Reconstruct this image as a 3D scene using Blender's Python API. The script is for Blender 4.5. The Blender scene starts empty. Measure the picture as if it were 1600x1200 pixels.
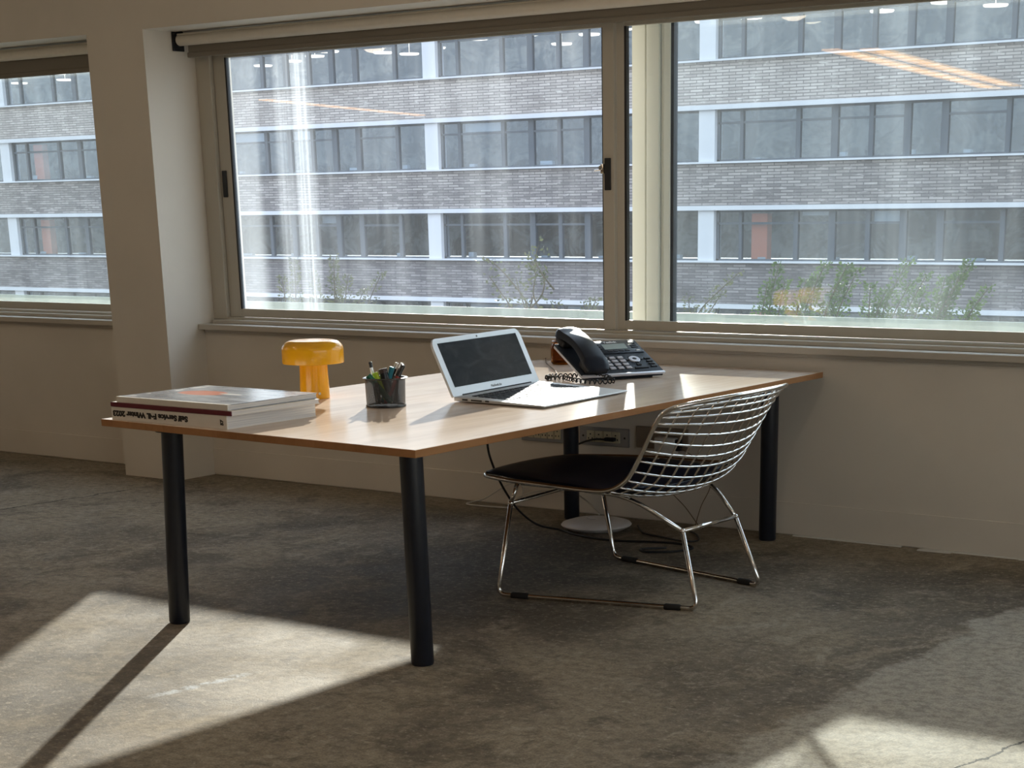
import bpy, bmesh, math, random
from mathutils import Vector, Matrix
random.seed(7)
scene = bpy.context.scene
C = scene.collection

# ------------------------------------------------------------------ camera
cam_d = bpy.data.cameras.new('camera')
cam = bpy.data.objects.new('camera', cam_d); C.objects.link(cam)
cam_d.sensor_fit = 'HORIZONTAL'; cam_d.sensor_width = 36.0
cam_d.lens = 2728.0916 / 1600 * 36.0
cam_d.shift_x = (800 - 875.0261) / 1600
cam_d.shift_y = (1182.0686 - 600) / 1600
cam_d.clip_end = 500
def cam_matrix(p, y, r, loc):
    cy, sy, cp, sp = math.cos(y), math.sin(y), math.cos(p), math.sin(p)
    fwd = Vector((sy*cp, cy*cp, -sp)); right = Vector((cy, -sy, 0)); down = fwd.cross(right)
    cr, sr = math.cos(r), math.sin(r)
    r2 = cr*right + sr*down; d2 = -sr*right + cr*down
    m = Matrix(((r2.x, -d2.x, -fwd.x, loc[0]), (r2.y, -d2.y, -fwd.y, loc[1]), (r2.z, -d2.z, -fwd.z, loc[2]), (0, 0, 0, 1)))
    return m
cam.matrix_world = cam_matrix(0.30980, -0.61979, 0.01587, (5.02477, -7.05222, 1.48270))
scene.camera = cam

# ------------------------------------------------------------------ sky, sun, exposure
scene.view_settings.view_transform = 'Standard'
scene.view_settings.look = 'None'
scene.view_settings.gamma = 1.0
scene.view_settings.use_curve_mapping = False
scene.view_settings.exposure = 0.0

SKY = 3.0
w = bpy.data.worlds.new('sky'); scene.world = w; w.use_nodes = True
nt = w.node_tree; nt.nodes.clear()
wo = nt.nodes.new('ShaderNodeOutputWorld'); bg = nt.nodes.new('ShaderNodeBackground')
tc = nt.nodes.new('ShaderNodeTexCoord'); sp_ = nt.nodes.new('ShaderNodeSeparateXYZ')
rp = nt.nodes.new('ShaderNodeValToRGB'); nz = nt.nodes.new('ShaderNodeTexNoise'); mx = nt.nodes.new('ShaderNodeMix')
mx.data_type = 'RGBA'
nt.links.new(tc.outputs['Generated'], sp_.inputs[0]); nt.links.new(sp_.outputs['Z'], rp.inputs[0])
el = rp.color_ramp.elements
el[0].position = 0.0; el[0].color = (.10, .10, .10, 1)
el[1].position = 1.0; el[1].color = (.45, .62, .95, 1)
e = rp.color_ramp.elements.new(.02); e.color = (.55, .60, .66, 1)
e = rp.color_ramp.elements.new(.35); e.color = (.72, .84, 1.0, 1)
nz.inputs['Scale'].default_value = 3.0; nz.inputs['Detail'].default_value = 5
nt.links.new(tc.outputs['Generated'], nz.inputs['Vector'])
cr_ = nt.nodes.new('ShaderNodeMapRange'); cr_.inputs[1].default_value = .45; cr_.inputs[2].default_value = .65
cr_.inputs[4].default_value = .5
nt.links.new(nz.outputs['Fac'], cr_.inputs[0]); nt.links.new(cr_.outputs[0], mx.inputs[0])
nt.links.new(rp.outputs[0], mx.inputs[6]); mx.inputs[7].default_value = (.95, .97, 1, 1)
nt.links.new(mx.outputs[2], bg.inputs[0]); bg.inputs[1].default_value = SKY
nt.links.new(bg.outputs[0], wo.inputs[0])

SUN_E = 10.2
sd = bpy.data.lights.new('sun', 'SUN'); so = bpy.data.objects.new('sun', sd); C.objects.link(so)
sd.energy = SUN_E; sd.angle = math.radians(.9); sd.color = (1, .945, .86)
sdir = Vector((.542/.84, -1, -.35)).normalized()          # the way the light travels
so.rotation_euler = sdir.to_track_quat('-Z', 'Y').to_euler(); so.location = (-6, 8, 6)

# ------------------------------------------------------------------ material helpers
class NT:
    def __init__(s, name):
        s.m = bpy.data.materials.new(name); s.m.use_nodes = True
        s.t = s.m.node_tree; s.t.nodes.clear()
        s.out = s.n('ShaderNodeOutputMaterial')
    def n(s, k, **kw):
        x = s.t.nodes.new(k)
        for a, b in kw.items(): setattr(x, a, b)
        return x
    def l(s, a, b): s.t.links.new(a, b)
    def put(s, sock, v):
        if isinstance(v, (int, float)): sock.default_value = v
        elif isinstance(v, tuple): sock.default_value = v if len(v) == 4 or sock.type == 'VECTOR' else (*v, 1)
        else: s.l(v, sock)
    def math(s, op, a, b=0.0, c=None, clamp=False):
        x = s.n('ShaderNodeMath', operation=op, use_clamp=clamp)
        s.put(x.inputs[0], a); s.put(x.inputs[1], b)
        if c is not None: s.put(x.inputs[2], c)
        return x.outputs[0]
    def mix(s, f, a, b, blend='MIX'):
        x = s.n('ShaderNodeMix', data_type='RGBA', blend_type=blend)
        s.put(x.inputs[0], f); s.put(x.inputs[6], a); s.put(x.inputs[7], b)
        return x.outputs[2]
    def ramp(s, f, lo, hi, a=0.0, b=1.0):
        x = s.n('ShaderNodeMapRange'); x.interpolation_type = 'SMOOTHSTEP'
        s.put(x.inputs[0], f); s.put(x.inputs[1], lo); s.put(x.inputs[2], hi); s.put(x.inputs[3], a); s.put(x.inputs[4], b)
        return x.outputs[0]
    def coord(s, scale=(1, 1, 1), rot=(0, 0, 0), loc=(0, 0, 0)):
        t = s.n('ShaderNodeTexCoord'); m = s.n('ShaderNodeMapping')
        s.l(t.outputs['Object'], m.inputs[0])
        m.inputs['Scale'].default_value = scale; m.inputs['Rotation'].default_value = rot; m.inputs['Location'].default_value = loc
        return m.outputs[0]
    def xyz(s):
        t = s.n('ShaderNodeTexCoord'); x = s.n('ShaderNodeSeparateXYZ'); s.l(t.outputs['Object'], x.inputs[0])
        return x.outputs
    def noise(s, vec, scale, detail=4, rough=.55, dist=0):
        x = s.n('ShaderNodeTexNoise'); s.l(vec, x.inputs['Vector'])
        x.inputs['Scale'].default_value = scale; x.inputs['Detail'].default_value = detail
        x.inputs['Roughness'].default_value = rough; x.inputs['Distortion'].default_value = dist
        return x.outputs['Fac']
    def bsdf(s, color, rough=.5, metal=0.0, spec=.5, bump=None, bstr=.2, bdist=.01, **kw):
        p = s.n('ShaderNodeBsdfPrincipled')
        s.put(p.inputs['Base Color'], color); s.put(p.inputs['Roughness'], rough); s.put(p.inputs['Metallic'], metal)
        s.put(p.inputs['Specular IOR Level'], spec)
        for a, b in kw.items(): s.put(p.inputs[a], b)
        if bump is not None:
            bn = s.n('ShaderNodeBump'); bn.inputs['Strength'].default_value = bstr; bn.inputs['Distance'].default_value = bdist
            s.l(bump, bn.inputs['Height']); s.l(bn.outputs[0], p.inputs['Normal'])
        s.l(p.outputs[0], s.out.inputs[0]); return p
M = {}
def _pane_ior(s, n):      # both faces of a pane reflect alike
    g = s.n('ShaderNodeNewGeometry')
    return s.math('ADD', n, s.math('MULTIPLY', g.outputs['Backfacing'], 1/n-n))
NT.pane_ior = _pane_ior
def simple(name, color, rough=.5, metal=0.0, spec=.5, var=.06, scale=30, **kw):
    s = NT(name); n = s.noise(s.coord(), scale, 3)
    c = s.mix(n, tuple(max(0, v*(1-var)) for v in color), tuple(min(1, v*(1+var)) for v in color))
    s.bsdf(c, rough, metal, spec, **kw); M[name] = s.m; return s.m

def paint(name, col, rough=.6):
    s = NT(name); v = s.coord()
    a = s.noise(v, 1.3, 5); b = s.noise(v, 60, 3)
    c = s.mix(s.ramp(a, .3, .7), tuple(x*.95 for x in col), tuple(min(1, x*1.03) for x in col))
    s.bsdf(c, rough, 0, .3, bump=b, bstr=.08, bdist=.004); M[name] = s.m
paint('wall_paint', (.70, .645, .565)); paint('ceiling_paint', (.8, .77, .72)); paint('frame_paint', (.50, .465, .395), .4)
paint('sill_paint', (.52, .475, .41), .55)
paint('cream_metal', (.78, .77, .70), .4)
simple('exterior_wall', (.075, .072, .07), .9, 0, .2, 1.0, 1.4)
simple('gasket', (.012, .012, .014), .5); simple('black_plastic', (.012, .012, .014), .45, 0, .3, var=.2)
simple('chrome', (.78, .77, .76), .12, 1.0, var=.03)
simple('blind_fabric', (.21, .185, .15), .8, var=.1, scale=200)
simple('tube_white', (.74, .69, .60), .45)
simple('leg_black', (.010, .013, .022), .32, 0, .5, var=.3)
simple('leather', (.006, .009, .022), .42, 0, .22, var=.3, scale=50)
simple('white_plastic', (.72, .70, .70), .35)
simple('adapter_white', (.62, .60, .56), .4)
simple('steel_plate', (.33, .335, .36), .35, .7)
simple('cream_plastic', (.62, .56, .40), .4)
simple('brown_plate', (.22, .17, .125), .5)
simple('yellow_gloss', (.86, .42, .012), .14, 0, .5, var=.02)
simple('aluminium', (.60, .61, .63), .42, .35, var=.02, scale=200)
simple('key_black', (.03, .03, .034), .6, 0, .12)
simple('phone_black', (.010, .014, .024), .36, 0, .28, var=.15)
simple('phone_deck', (.022, .028, .040), .5, 0, .2, var=.15)
simple('phone_silver', (.62, .63, .70), .3, .3)
simple('key_grey', (.50, .49, .53), .5, 0, .2)
simple('lcd', (.30, .37, .37), .25)
simple('letter_pale', (.36, .37, .39), .5); simple('letter_white', (.9, .9, .9), .5); simple('letter_black', (.015, .012, .012), .6); simple('letter_grey', (.25, .25, .27), .5)
simple('paper', (.80, .78, .76), .7); simple('spine_white', (.74, .70, .64), .5); simple('maroon', (.115, .008, .022), .35)
simple('cable_black', (.012, .012, .014), .5); simple('cable_white', (.55, .52, .47), .5); simple('cable_tan', (.17, .12, .075), .6, 0, .1)
simple('white_ledge', (.62, .63, .67), .7, var=.05, scale=2)
simple('mullion_grey', (.07, .085, .11), .5)

simple('interior_ceiling', (.45, .46, .48), .8)
simple('interior_blind', (.55, .57, .58), .8); simple('interior_orange', (.80, .17, .06), .7)
simple('pen_black', (.015, .015, .016), .25); simple('pen_silver', (.75, .74, .72), .2, .8); simple('pen_teal', (.02, .22, .30), .35)
simple('pen_green', (.015, .14, .09), .35); simple('pen_lime', (.50, .68, .04), .4); simple('pen_red', (.30, .03, .025), .35); simple('pen_brown', (.06, .035, .03), .4)
simple('bark', (.10, .085, .06), .9); simple('soil', (.06, .045, .03), .95)
simple('terrace_grey', (.35, .35, .34), .8); simple('asphalt', (.12, .12, .125), .9)
simple('rubber', (.012, .012, .012), .7)

def room_behind():
    # office back walls with dark and pale patches painted for mirrored trees
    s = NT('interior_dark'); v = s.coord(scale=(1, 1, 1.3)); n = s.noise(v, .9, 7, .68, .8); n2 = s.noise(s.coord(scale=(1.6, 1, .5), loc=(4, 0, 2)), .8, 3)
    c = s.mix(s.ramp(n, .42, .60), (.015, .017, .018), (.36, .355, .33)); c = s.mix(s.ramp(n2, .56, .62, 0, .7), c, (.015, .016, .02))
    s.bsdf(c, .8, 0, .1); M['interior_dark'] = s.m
room_behind()

def leafmat(name, a, b):
    s = NT(name); n = s.noise(s.coord(), 9, 2)
    c = s.mix(s.ramp(n, .35, .65), a, b)
    p = s.n('ShaderNodeBsdfPrincipled'); s.put(p.inputs['Base Color'], c); p.inputs['Roughness'].default_value = .5
    t = s.n('ShaderNodeBsdfTranslucent'); s.put(t.inputs[0], c)
    m = s.n('ShaderNodeMixShader'); m.inputs[0].default_value = .35
    s.l(p.outputs[0], m.inputs[1]); s.l(t.outputs[0], m.inputs[2]); s.l(m.outputs[0], s.out.inputs[0]); M[name] = s.m
leafmat('leaf_green', (.04, .085, .02), (.085, .145, .04)); leafmat('leaf_dull', (.055, .07, .035), (.10, .115, .06))

def emit(name, col, st):
    s = NT(name); e = s.n('ShaderNodeEmission'); s.put(e.inputs[0], col); e.inputs[1].default_value = st
    s.l(e.outputs[0], s.out.inputs[0]); M[name] = s.m
emit('tube_glow', (1.0, .52, .20), 5.5); emit('far_lamp', (1.0, .84, .70), 3.2)

# concrete floor
def floor_mat():
    s = NT('concrete'); v = s.coord(); X, Y, Z = s.xyz()
    big = s.noise(v, .55, 6, .6, .4); mid = s.noise(v, 2.3, 8, .65, .6); fine = s.noise(v, 26, 6, .7); grit = s.noise(v, 140, 3, .7)
    c = s.mix(s.ramp(big, .38, .62), (.37, .31, .23), (.18, .15, .112))
    c = s.mix(s.ramp(mid, .52, .64, 0, .55), c, (.42, .355, .26))
    c = s.mix(s.ramp(s.noise(s.coord(scale=(1, .6, 1), rot=(0, 0, .6), loc=(2, 7, 0)), 6.5, 8, .72, .8), .52, .66, 0, .55), c, (.50, .435, .34))
    c = s.mix(s.ramp(s.noise(s.coord(loc=(9, 4, 0)), 5.0, 8, .74, .5), .54, .66, 0, .60), c, (.10, .084, .064))
    c = s.mix(s.ramp(s.noise(s.coord(loc=(5, 2, 0)), 1.3, 7, .65, .5), .50, .64, 0, .7), c, (.105, .086, .064))
    # cleaner strip of screed towards the right-hand side, ragged edge
    edge = s.math('ADD', X, s.math('MULTIPLY', s.math('SUBTRACT', s.noise(v, 3.2, 7, .7), .5), .42))
    c = s.mix(s.ramp(edge, 2.68, 2.74, 0, .72), c, (.56, .515, .43))
    # dusty band along the wall
    band = s.math('ADD', Y, s.math('MULTIPLY', s.math('SUBTRACT', s.noise(v, 1.7, 6, .7), .5), .5))
    c = s.mix(s.ramp(band, -.30, -.16, 0, .55), c, (.36, .30, .22))
    # bluish-dark shade painted onto the floor under the table
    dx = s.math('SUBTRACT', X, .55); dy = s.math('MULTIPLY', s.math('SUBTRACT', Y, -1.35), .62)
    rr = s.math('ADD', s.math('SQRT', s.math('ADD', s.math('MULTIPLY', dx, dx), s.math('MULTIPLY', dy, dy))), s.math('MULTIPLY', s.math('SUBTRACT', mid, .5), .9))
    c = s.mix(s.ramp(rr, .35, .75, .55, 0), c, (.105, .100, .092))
    # scratches and paint flecks
    fl = s.noise(s.coord(scale=(9, 34, 1), rot=(0, 0, .5)), 1.0, 6, .75)
    gate = s.ramp(s.noise(v, .9, 3), .48, .62)
    c = s.mix(s.math('MULTIPLY', s.ramp(fl, .60, .68), s.math('MULTIPLY', gate, .9)), c, (.58, .53, .45))
    fl2 = s.noise(s.coord(scale=(20, 20, 1), loc=(3, 1, 0)), 1.0, 4, .7)
    c = s.mix(s.ramp(fl2, .70, .74, 0, .8), c, (.62, .59, .52))
    c = s.mix(s.ramp(s.noise(v, 44, 4, .7), .53, .66, 0, .5), c, (.56, .49, .385))
    # pale blue scrape
    sx = s.math('ABSOLUTE', s.math('SUBTRACT', s.math('ADD', X, s.math('MULTIPLY', s.math('SUBTRACT', mid, .5), .10)), s.math('ADD', .914, s.math('MULTIPLY', s.math('ADD', Y, 3.28), .16))))
    sy = s.math('ABSOLUTE', s.math('ADD', Y, 3.28))
    k = s.math('MULTIPLY', s.ramp(sx, .008, .03, 1, 0), s.ramp(sy, .10, .24, 1, 0))
    c = s.mix(s.math('MULTIPLY', k, s.ramp(fine, .40, .56)), c, (.50, .53, .56))
    # fine and coarse grit
    c = s.mix(s.ramp(fine, .35, .60, .42, .0), c, (.07, .06, .048))
    c = s.mix(s.ramp(grit, .38, .6, .30, 0), c, (.05, .044, .036))
    # two cracks
    wob = s.math('MULTIPLY', s.math('SUBTRACT', s.noise(v, 7, 5, .7), .5), .10)
    def crack(x0, y0, slope, ya, yb, cc):
        q = s.math('ABSOLUTE', s.math('SUBTRACT', s.math('ADD', X, wob), s.math('ADD', x0, s.math('MULTIPLY', s.math('SUBTRACT', Y, y0), slope))))
        m = s.math('MULTIPLY', s.ramp(q, .003, .008, 1, 0), s.math('MULTIPLY', s.ramp(Y, ya, ya+.05), s.ramp(Y, yb-.15, yb, 1, 0)))
        return s.mix(m, cc, (.03, .025, .02))
    c = crack(-2.49, -1.4, .11, -1.8, -.55, c)
    c = crack(3.30, -2.8, .17, -3.4, -2.2, c)
    h = s.math('ADD', s.math('MULTIPLY', fine, .6), s.math('MULTIPLY', grit, .3))
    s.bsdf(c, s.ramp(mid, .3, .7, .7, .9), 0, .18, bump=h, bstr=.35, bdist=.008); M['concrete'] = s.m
floor_mat()

def wood(name, edge=False):
    s = NT(name); X, Y, Z = s.xyz(); v = s.coord()
    # staves run along the length of the table
    comb = s.n('ShaderNodeCombineXYZ'); s.l(Y, comb.inputs[0]); s.l(X, comb.inputs[1])
    b = s.n('ShaderNodeTexBrick'); s.l(comb.outputs[0], b.inputs['Vector'])
    b.offset = .37; b.inputs['Scale'].default_value = 1.0; b.inputs['Brick Width'].default_value = .62; b.inputs['Row Height'].default_value = .095
    b.inputs['Mortar Size'].default_value = .0006; b.inputs['Mortar Smooth'].default_value = .5; b.inputs['Bias'].default_value = 0
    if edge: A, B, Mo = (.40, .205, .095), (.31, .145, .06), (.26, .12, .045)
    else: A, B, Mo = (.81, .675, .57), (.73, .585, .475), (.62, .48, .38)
    s.put(b.inputs['Color1'], A); s.put(b.inputs['Color2'], B); s.put(b.inputs['Mortar'], Mo)
    g = s.noise(s.coord(scale=(38, 2.2, 38)), 1.0, 5, .6, .5)
    c = s.mix(s.ramp(g, .35, .7, 0, .28), b.outputs['Color'], tuple(x*.72 for x in B))
    c = s.mix(s.ramp(s.noise(s.coord(scale=(3, .5, 3)), 2.0, 4, .6), .42, .62, 0, .30), c, tuple(min(1, x*1.25) for x in A))
    df = s.n('ShaderNodeBsdfDiffuse'); s.put(df.inputs[0], c)
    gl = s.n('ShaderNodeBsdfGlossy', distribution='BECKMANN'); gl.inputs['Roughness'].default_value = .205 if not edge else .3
    fr = s.n('ShaderNodeFresnel'); fr.inputs[0].default_value = 1.42
    m = s.n('ShaderNodeMixShader'); s.l(s.math('MULTIPLY', fr.outputs[0], .75), m.inputs[0]); s.l(df.outputs[0], m.inputs[1]); s.l(gl.outputs[0], m.inputs[2])
    s.l(m.outputs[0], s.out.inputs[0]); M[name] = s.m
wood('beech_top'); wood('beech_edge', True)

def glass_mat(name, dirt_lo, dirt_hi, left_reflection=False, fres=1.0):
    s = NT(name); X, Y, Z = s.xyz()
    st = s.noise(s.coord(scale=(7, 1, .5)), 1.0, 5, .65); sp = s.noise(s.coord(), 90, 3, .6); cl = s.noise(s.coord(), 1.1, 4)
    d = s.ramp(st, .38, .72, dirt_lo, dirt_hi)
    d = s.math('MULTIPLY', d, s.ramp(cl, .3, .7, .7, 1.3))
    d = s.math('ADD', d, s.ramp(sp, .70, .80, 0, dirt_hi*.5))
    if left_reflection:
        # pale upright reflection painted into the glass on the left of the pane
        run = s.ramp(s.noise(s.coord(scale=(26, 1, .25)), 1.0, 4, .7), .36, .62, .35, 1.0)  # upright breakup of the painted reflection
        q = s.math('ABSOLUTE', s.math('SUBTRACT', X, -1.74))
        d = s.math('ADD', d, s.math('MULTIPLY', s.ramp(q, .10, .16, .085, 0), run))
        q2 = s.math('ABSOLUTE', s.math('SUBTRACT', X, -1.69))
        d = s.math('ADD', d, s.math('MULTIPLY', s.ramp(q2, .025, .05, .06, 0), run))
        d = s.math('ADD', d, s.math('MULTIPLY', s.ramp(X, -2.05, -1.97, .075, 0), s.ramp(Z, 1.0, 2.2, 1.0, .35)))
    tr = s.n('ShaderNodeBsdfTransparent'); tr.inputs[0].default_value = (.96, .98, .97, 1)
    gl = s.n('ShaderNodeBsdfGlossy'); gl.inputs['Roughness'].default_value = .0; gl.inputs[0].default_value = (1, 1, 1, 1)
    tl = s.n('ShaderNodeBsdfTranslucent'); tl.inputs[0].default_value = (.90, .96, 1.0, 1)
    fr = s.n('ShaderNodeFresnel'); s.l(s.pane_ior(1.45), fr.inputs[0])
    m1 = s.n('ShaderNodeMixShader'); s.l(s.math('MULTIPLY', fr.outputs[0], fres), m1.inputs[0]); s.l(tr.outputs[0], m1.inputs[1]); s.l(gl.outputs[0], m1.inputs[2])
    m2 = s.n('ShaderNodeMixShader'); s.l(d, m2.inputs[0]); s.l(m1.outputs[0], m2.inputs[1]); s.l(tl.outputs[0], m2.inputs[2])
    s.l(m2.outputs[0], s.out.inputs[0]); M[name] = s.m
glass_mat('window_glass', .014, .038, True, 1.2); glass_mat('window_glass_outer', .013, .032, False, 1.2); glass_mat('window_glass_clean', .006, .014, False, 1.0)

def far_glass():
    s = NT('far_glass')
    tr = s.n('ShaderNodeBsdfTransparent'); tr.inputs[0].default_value = (.80, .85, .90, 1)
    gl = s.n('ShaderNodeBsdfGlossy'); gl.inputs['Roughness'].default_value = .02; gl.inputs[0].default_value = (.8, .88, 1, 1)
    lw = s.n('ShaderNodeFresnel'); s.l(s.pane_ior(1.5), lw.inputs[0])
    m = s.n('ShaderNodeMixShader'); s.l(s.math('ADD', s.math('MULTIPLY', lw.outputs[0], 1.3), .030, clamp=True), m.inputs[0]); s.l(tr.outputs[0], m.inputs[1]); s.l(gl.outputs[0], m.inputs[2])
    s.l(m.outputs[0], s.out.inputs[0]); M['far_glass'] = s.m
far_glass()
def frosted():
    s = NT('frosted_glass'); st = s.noise(s.coord(scale=(14, 1, 2)), 1, 5, .6)
    tr = s.n('ShaderNodeBsdfTransparent'); tr.inputs[0].default_value = (.88, .95, .94, 1)
    p = s.n('ShaderNodeBsdfPrincipled'); p.inputs['Base Color'].default_value = (.45, .51, .51, 1); p.inputs['Roughness'].default_value = .35
    t = s.n('ShaderNodeBsdfTranslucent'); t.inputs[0].default_value = (.62, .76, .71, 1)
    a = s.n('ShaderNodeMixShader'); a.inputs[0].default_value = .05; s.l(p.outputs[0], a.inputs[1]); s.l(t.outputs[0], a.inputs[2])
    m = s.n('ShaderNodeMixShader'); s.l(s.ramp(st, .3, .75, .62, .8), m.inputs[0]); s.l(tr.outputs[0], m.inputs[1]); s.l(a.outputs[0], m.inputs[2])
    s.l(m.outputs[0], s.out.inputs[0]); M['frosted_glass'] = s.m
frosted()
def mesh_mat():
    # fine black wire mesh: see-through weave
    s = NT('wire_mesh'); tr = s.n('ShaderNodeBsdfTransparent')
    p = s.n('ShaderNodeBsdfPrincipled'); p.inputs['Base Color'].default_value = (.02, .02, .022, 1); p.inputs['Roughness'].default_value = .35
    ch = s.n('ShaderNodeTexChecker'); ch.inputs['Scale'].default_value = 330; s.l(s.coord(), ch.inputs['Vector'])
    m = s.n('ShaderNodeMixShader'); s.l(s.math('ADD', s.math('MULTIPLY', ch.outputs['Fac'], .30), .56), m.inputs[0]); s.l(tr.outputs[0], m.inputs[1]); s.l(p.outputs[0], m.inputs[2])
    s.l(m.outputs[0], s.out.inputs[0]); M['wire_mesh'] = s.m
mesh_mat()
def amber():
    s = NT('amber_glass'); p = s.n('ShaderNodeBsdfPrincipled')
    p.inputs['Base Color'].default_value = (.45, .15, .018, 1); p.inputs['Roughness'].default_value = .06; p.inputs['Transmission Weight'].default_value = .9; p.inputs['IOR'].default_value = 1.25
    s.l(p.outputs[0], s.out.inputs[0]); M['amber_glass'] = s.m
amber()
def screen():
    s = NT('laptop_screen'); v = s.coord(scale=(4, 4, 10)); n = s.noise(v, 2.2, 6, .6, 1.0)
    c = s.mix(s.ramp(n, .35, .8), (.006, .007, .009), (.03, .03, .034))
    s.bsdf(c, s.ramp(n, .3, .7, .05, .10), 0, .03); M['laptop_screen'] = s.m
screen()
def cover():
    s = NT('magazine_cover'); X, Y, Z = s.xyz()
    n = s.noise(s.coord(scale=(2, 6, 1)), 3, 4, .6, .8)
    c = s.mix(s.ramp(n, .3, .7), (.17, .185, .23), (.40, .42, .46))
    ex = s.math('DIVIDE', s.math('SUBTRACT', X, .20), .115); ey = s.math('DIVIDE', s.math('SUBTRACT', Y, .235), .07)
    r = s.math('ADD', s.math('ADD', s.math('MULTIPLY', ex, ex), s.math('MULTIPLY', ey, ey)), s.math('MULTIPLY', n, .5))
    c = s.mix(s.ramp(r, .9, 1.35, 1, 0), c, (.62, .20, .12))
    ex2 = s.math('DIVIDE', s.math('SUBTRACT', X, .33), .06); ey2 = s.math('DIVIDE', s.math('SUBTRACT', Y, .25), .012)
    r2 = s.math('ADD', s.math('MULTIPLY', ex2, ex2), s.math('MULTIPLY', ey2, ey2))
    c = s.mix(s.ramp(r2, .6, 1.2, 1, 0), c, (.85, .84, .82))
    bl_ = s.noise(s.coord(scale=(14, 22, 1)), 1, 2, .5)
    c = s.mix(s.math('MULTIPLY', s.ramp(bl_, .50, .58), s.math('MULTIPLY', s.ramp(X, .015, .02), s.ramp(X, .055, .06, 1, 0))), c, (.80, .80, .80))
    # plain white margin along the spine
    c = s.mix(s.ramp(Y, .012, .02, 1, 0), c, (.82, .80, .78))
    s.bsdf(c, .22, 0, .5); M['magazine_cover'] = s.m
cover()
def pages(name):
    s = NT(name); n = s.noise(s.coord(scale=(3, 3, 420)), 1, 3, .6)
    c = s.mix(s.ramp(n, .35, .7), (.62, .60, .60), (.84, .81, .77)); s.bsdf(c, .75, bump=n, bstr=.15, bdist=.002); M[name] = s.m
pages('page_block')
def brick(name, a, b, mo, rowh=.080, wid=.42):
    s = NT(name); X, Y, Z = s.xyz(); comb = s.n('ShaderNodeCombineXYZ'); s.l(X, comb.inputs[0]); s.l(Z, comb.inputs[1])
    t = s.n('ShaderNodeTexBrick'); s.l(comb.outputs[0], t.inputs['Vector']); t.inputs['Scale'].default_value = 1
    t.inputs['Brick Width'].default_value = wid; t.inputs['Row Height'].default_value = rowh; t.inputs['Mortar Size'].default_value = .013; t.inputs['Bias'].default_value = 0
    s.put(t.inputs['Color1'], a); s.put(t.inputs['Color2'], b); s.put(t.inputs['Mortar'], mo)
    n = s.noise(s.coord(scale=(.35, 1, 1.2)), 1, 6, .7); g = s.noise(s.coord(scale=(2.4, 1, 12)), 1, 3, .7)
    c = s.mix(s.ramp(n, .40, .66, 0, .45), t.outputs['Color'], tuple(x*.5 for x in a))
    c = s.mix(s.ramp(g, .56, .72, 0, .45), c, tuple(min(1, x*1.7) for x in b))
    # whitish lime runs hanging below the sills
    run = s.noise(s.coord(scale=(1.1, 1, .12)), 1, 4, .7)
    c = s.mix(s.ramp(run, .66, .74, 0, .5), c, (.52, .51, .50))
    s.bsdf(c, .85, 0, .2); M[name] = s.m
brick('brick_pale', (.40, .355, .335), (.62, .555, .52), (.20, .18, .18)); brick('brick_mid', (.21, .19, .195), (.47, .425, .41), (.13, .12, .125)); brick('brick_dark', (.145, .133, .145), (.32, .295, .30), (.115, .105, .115))

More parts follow.
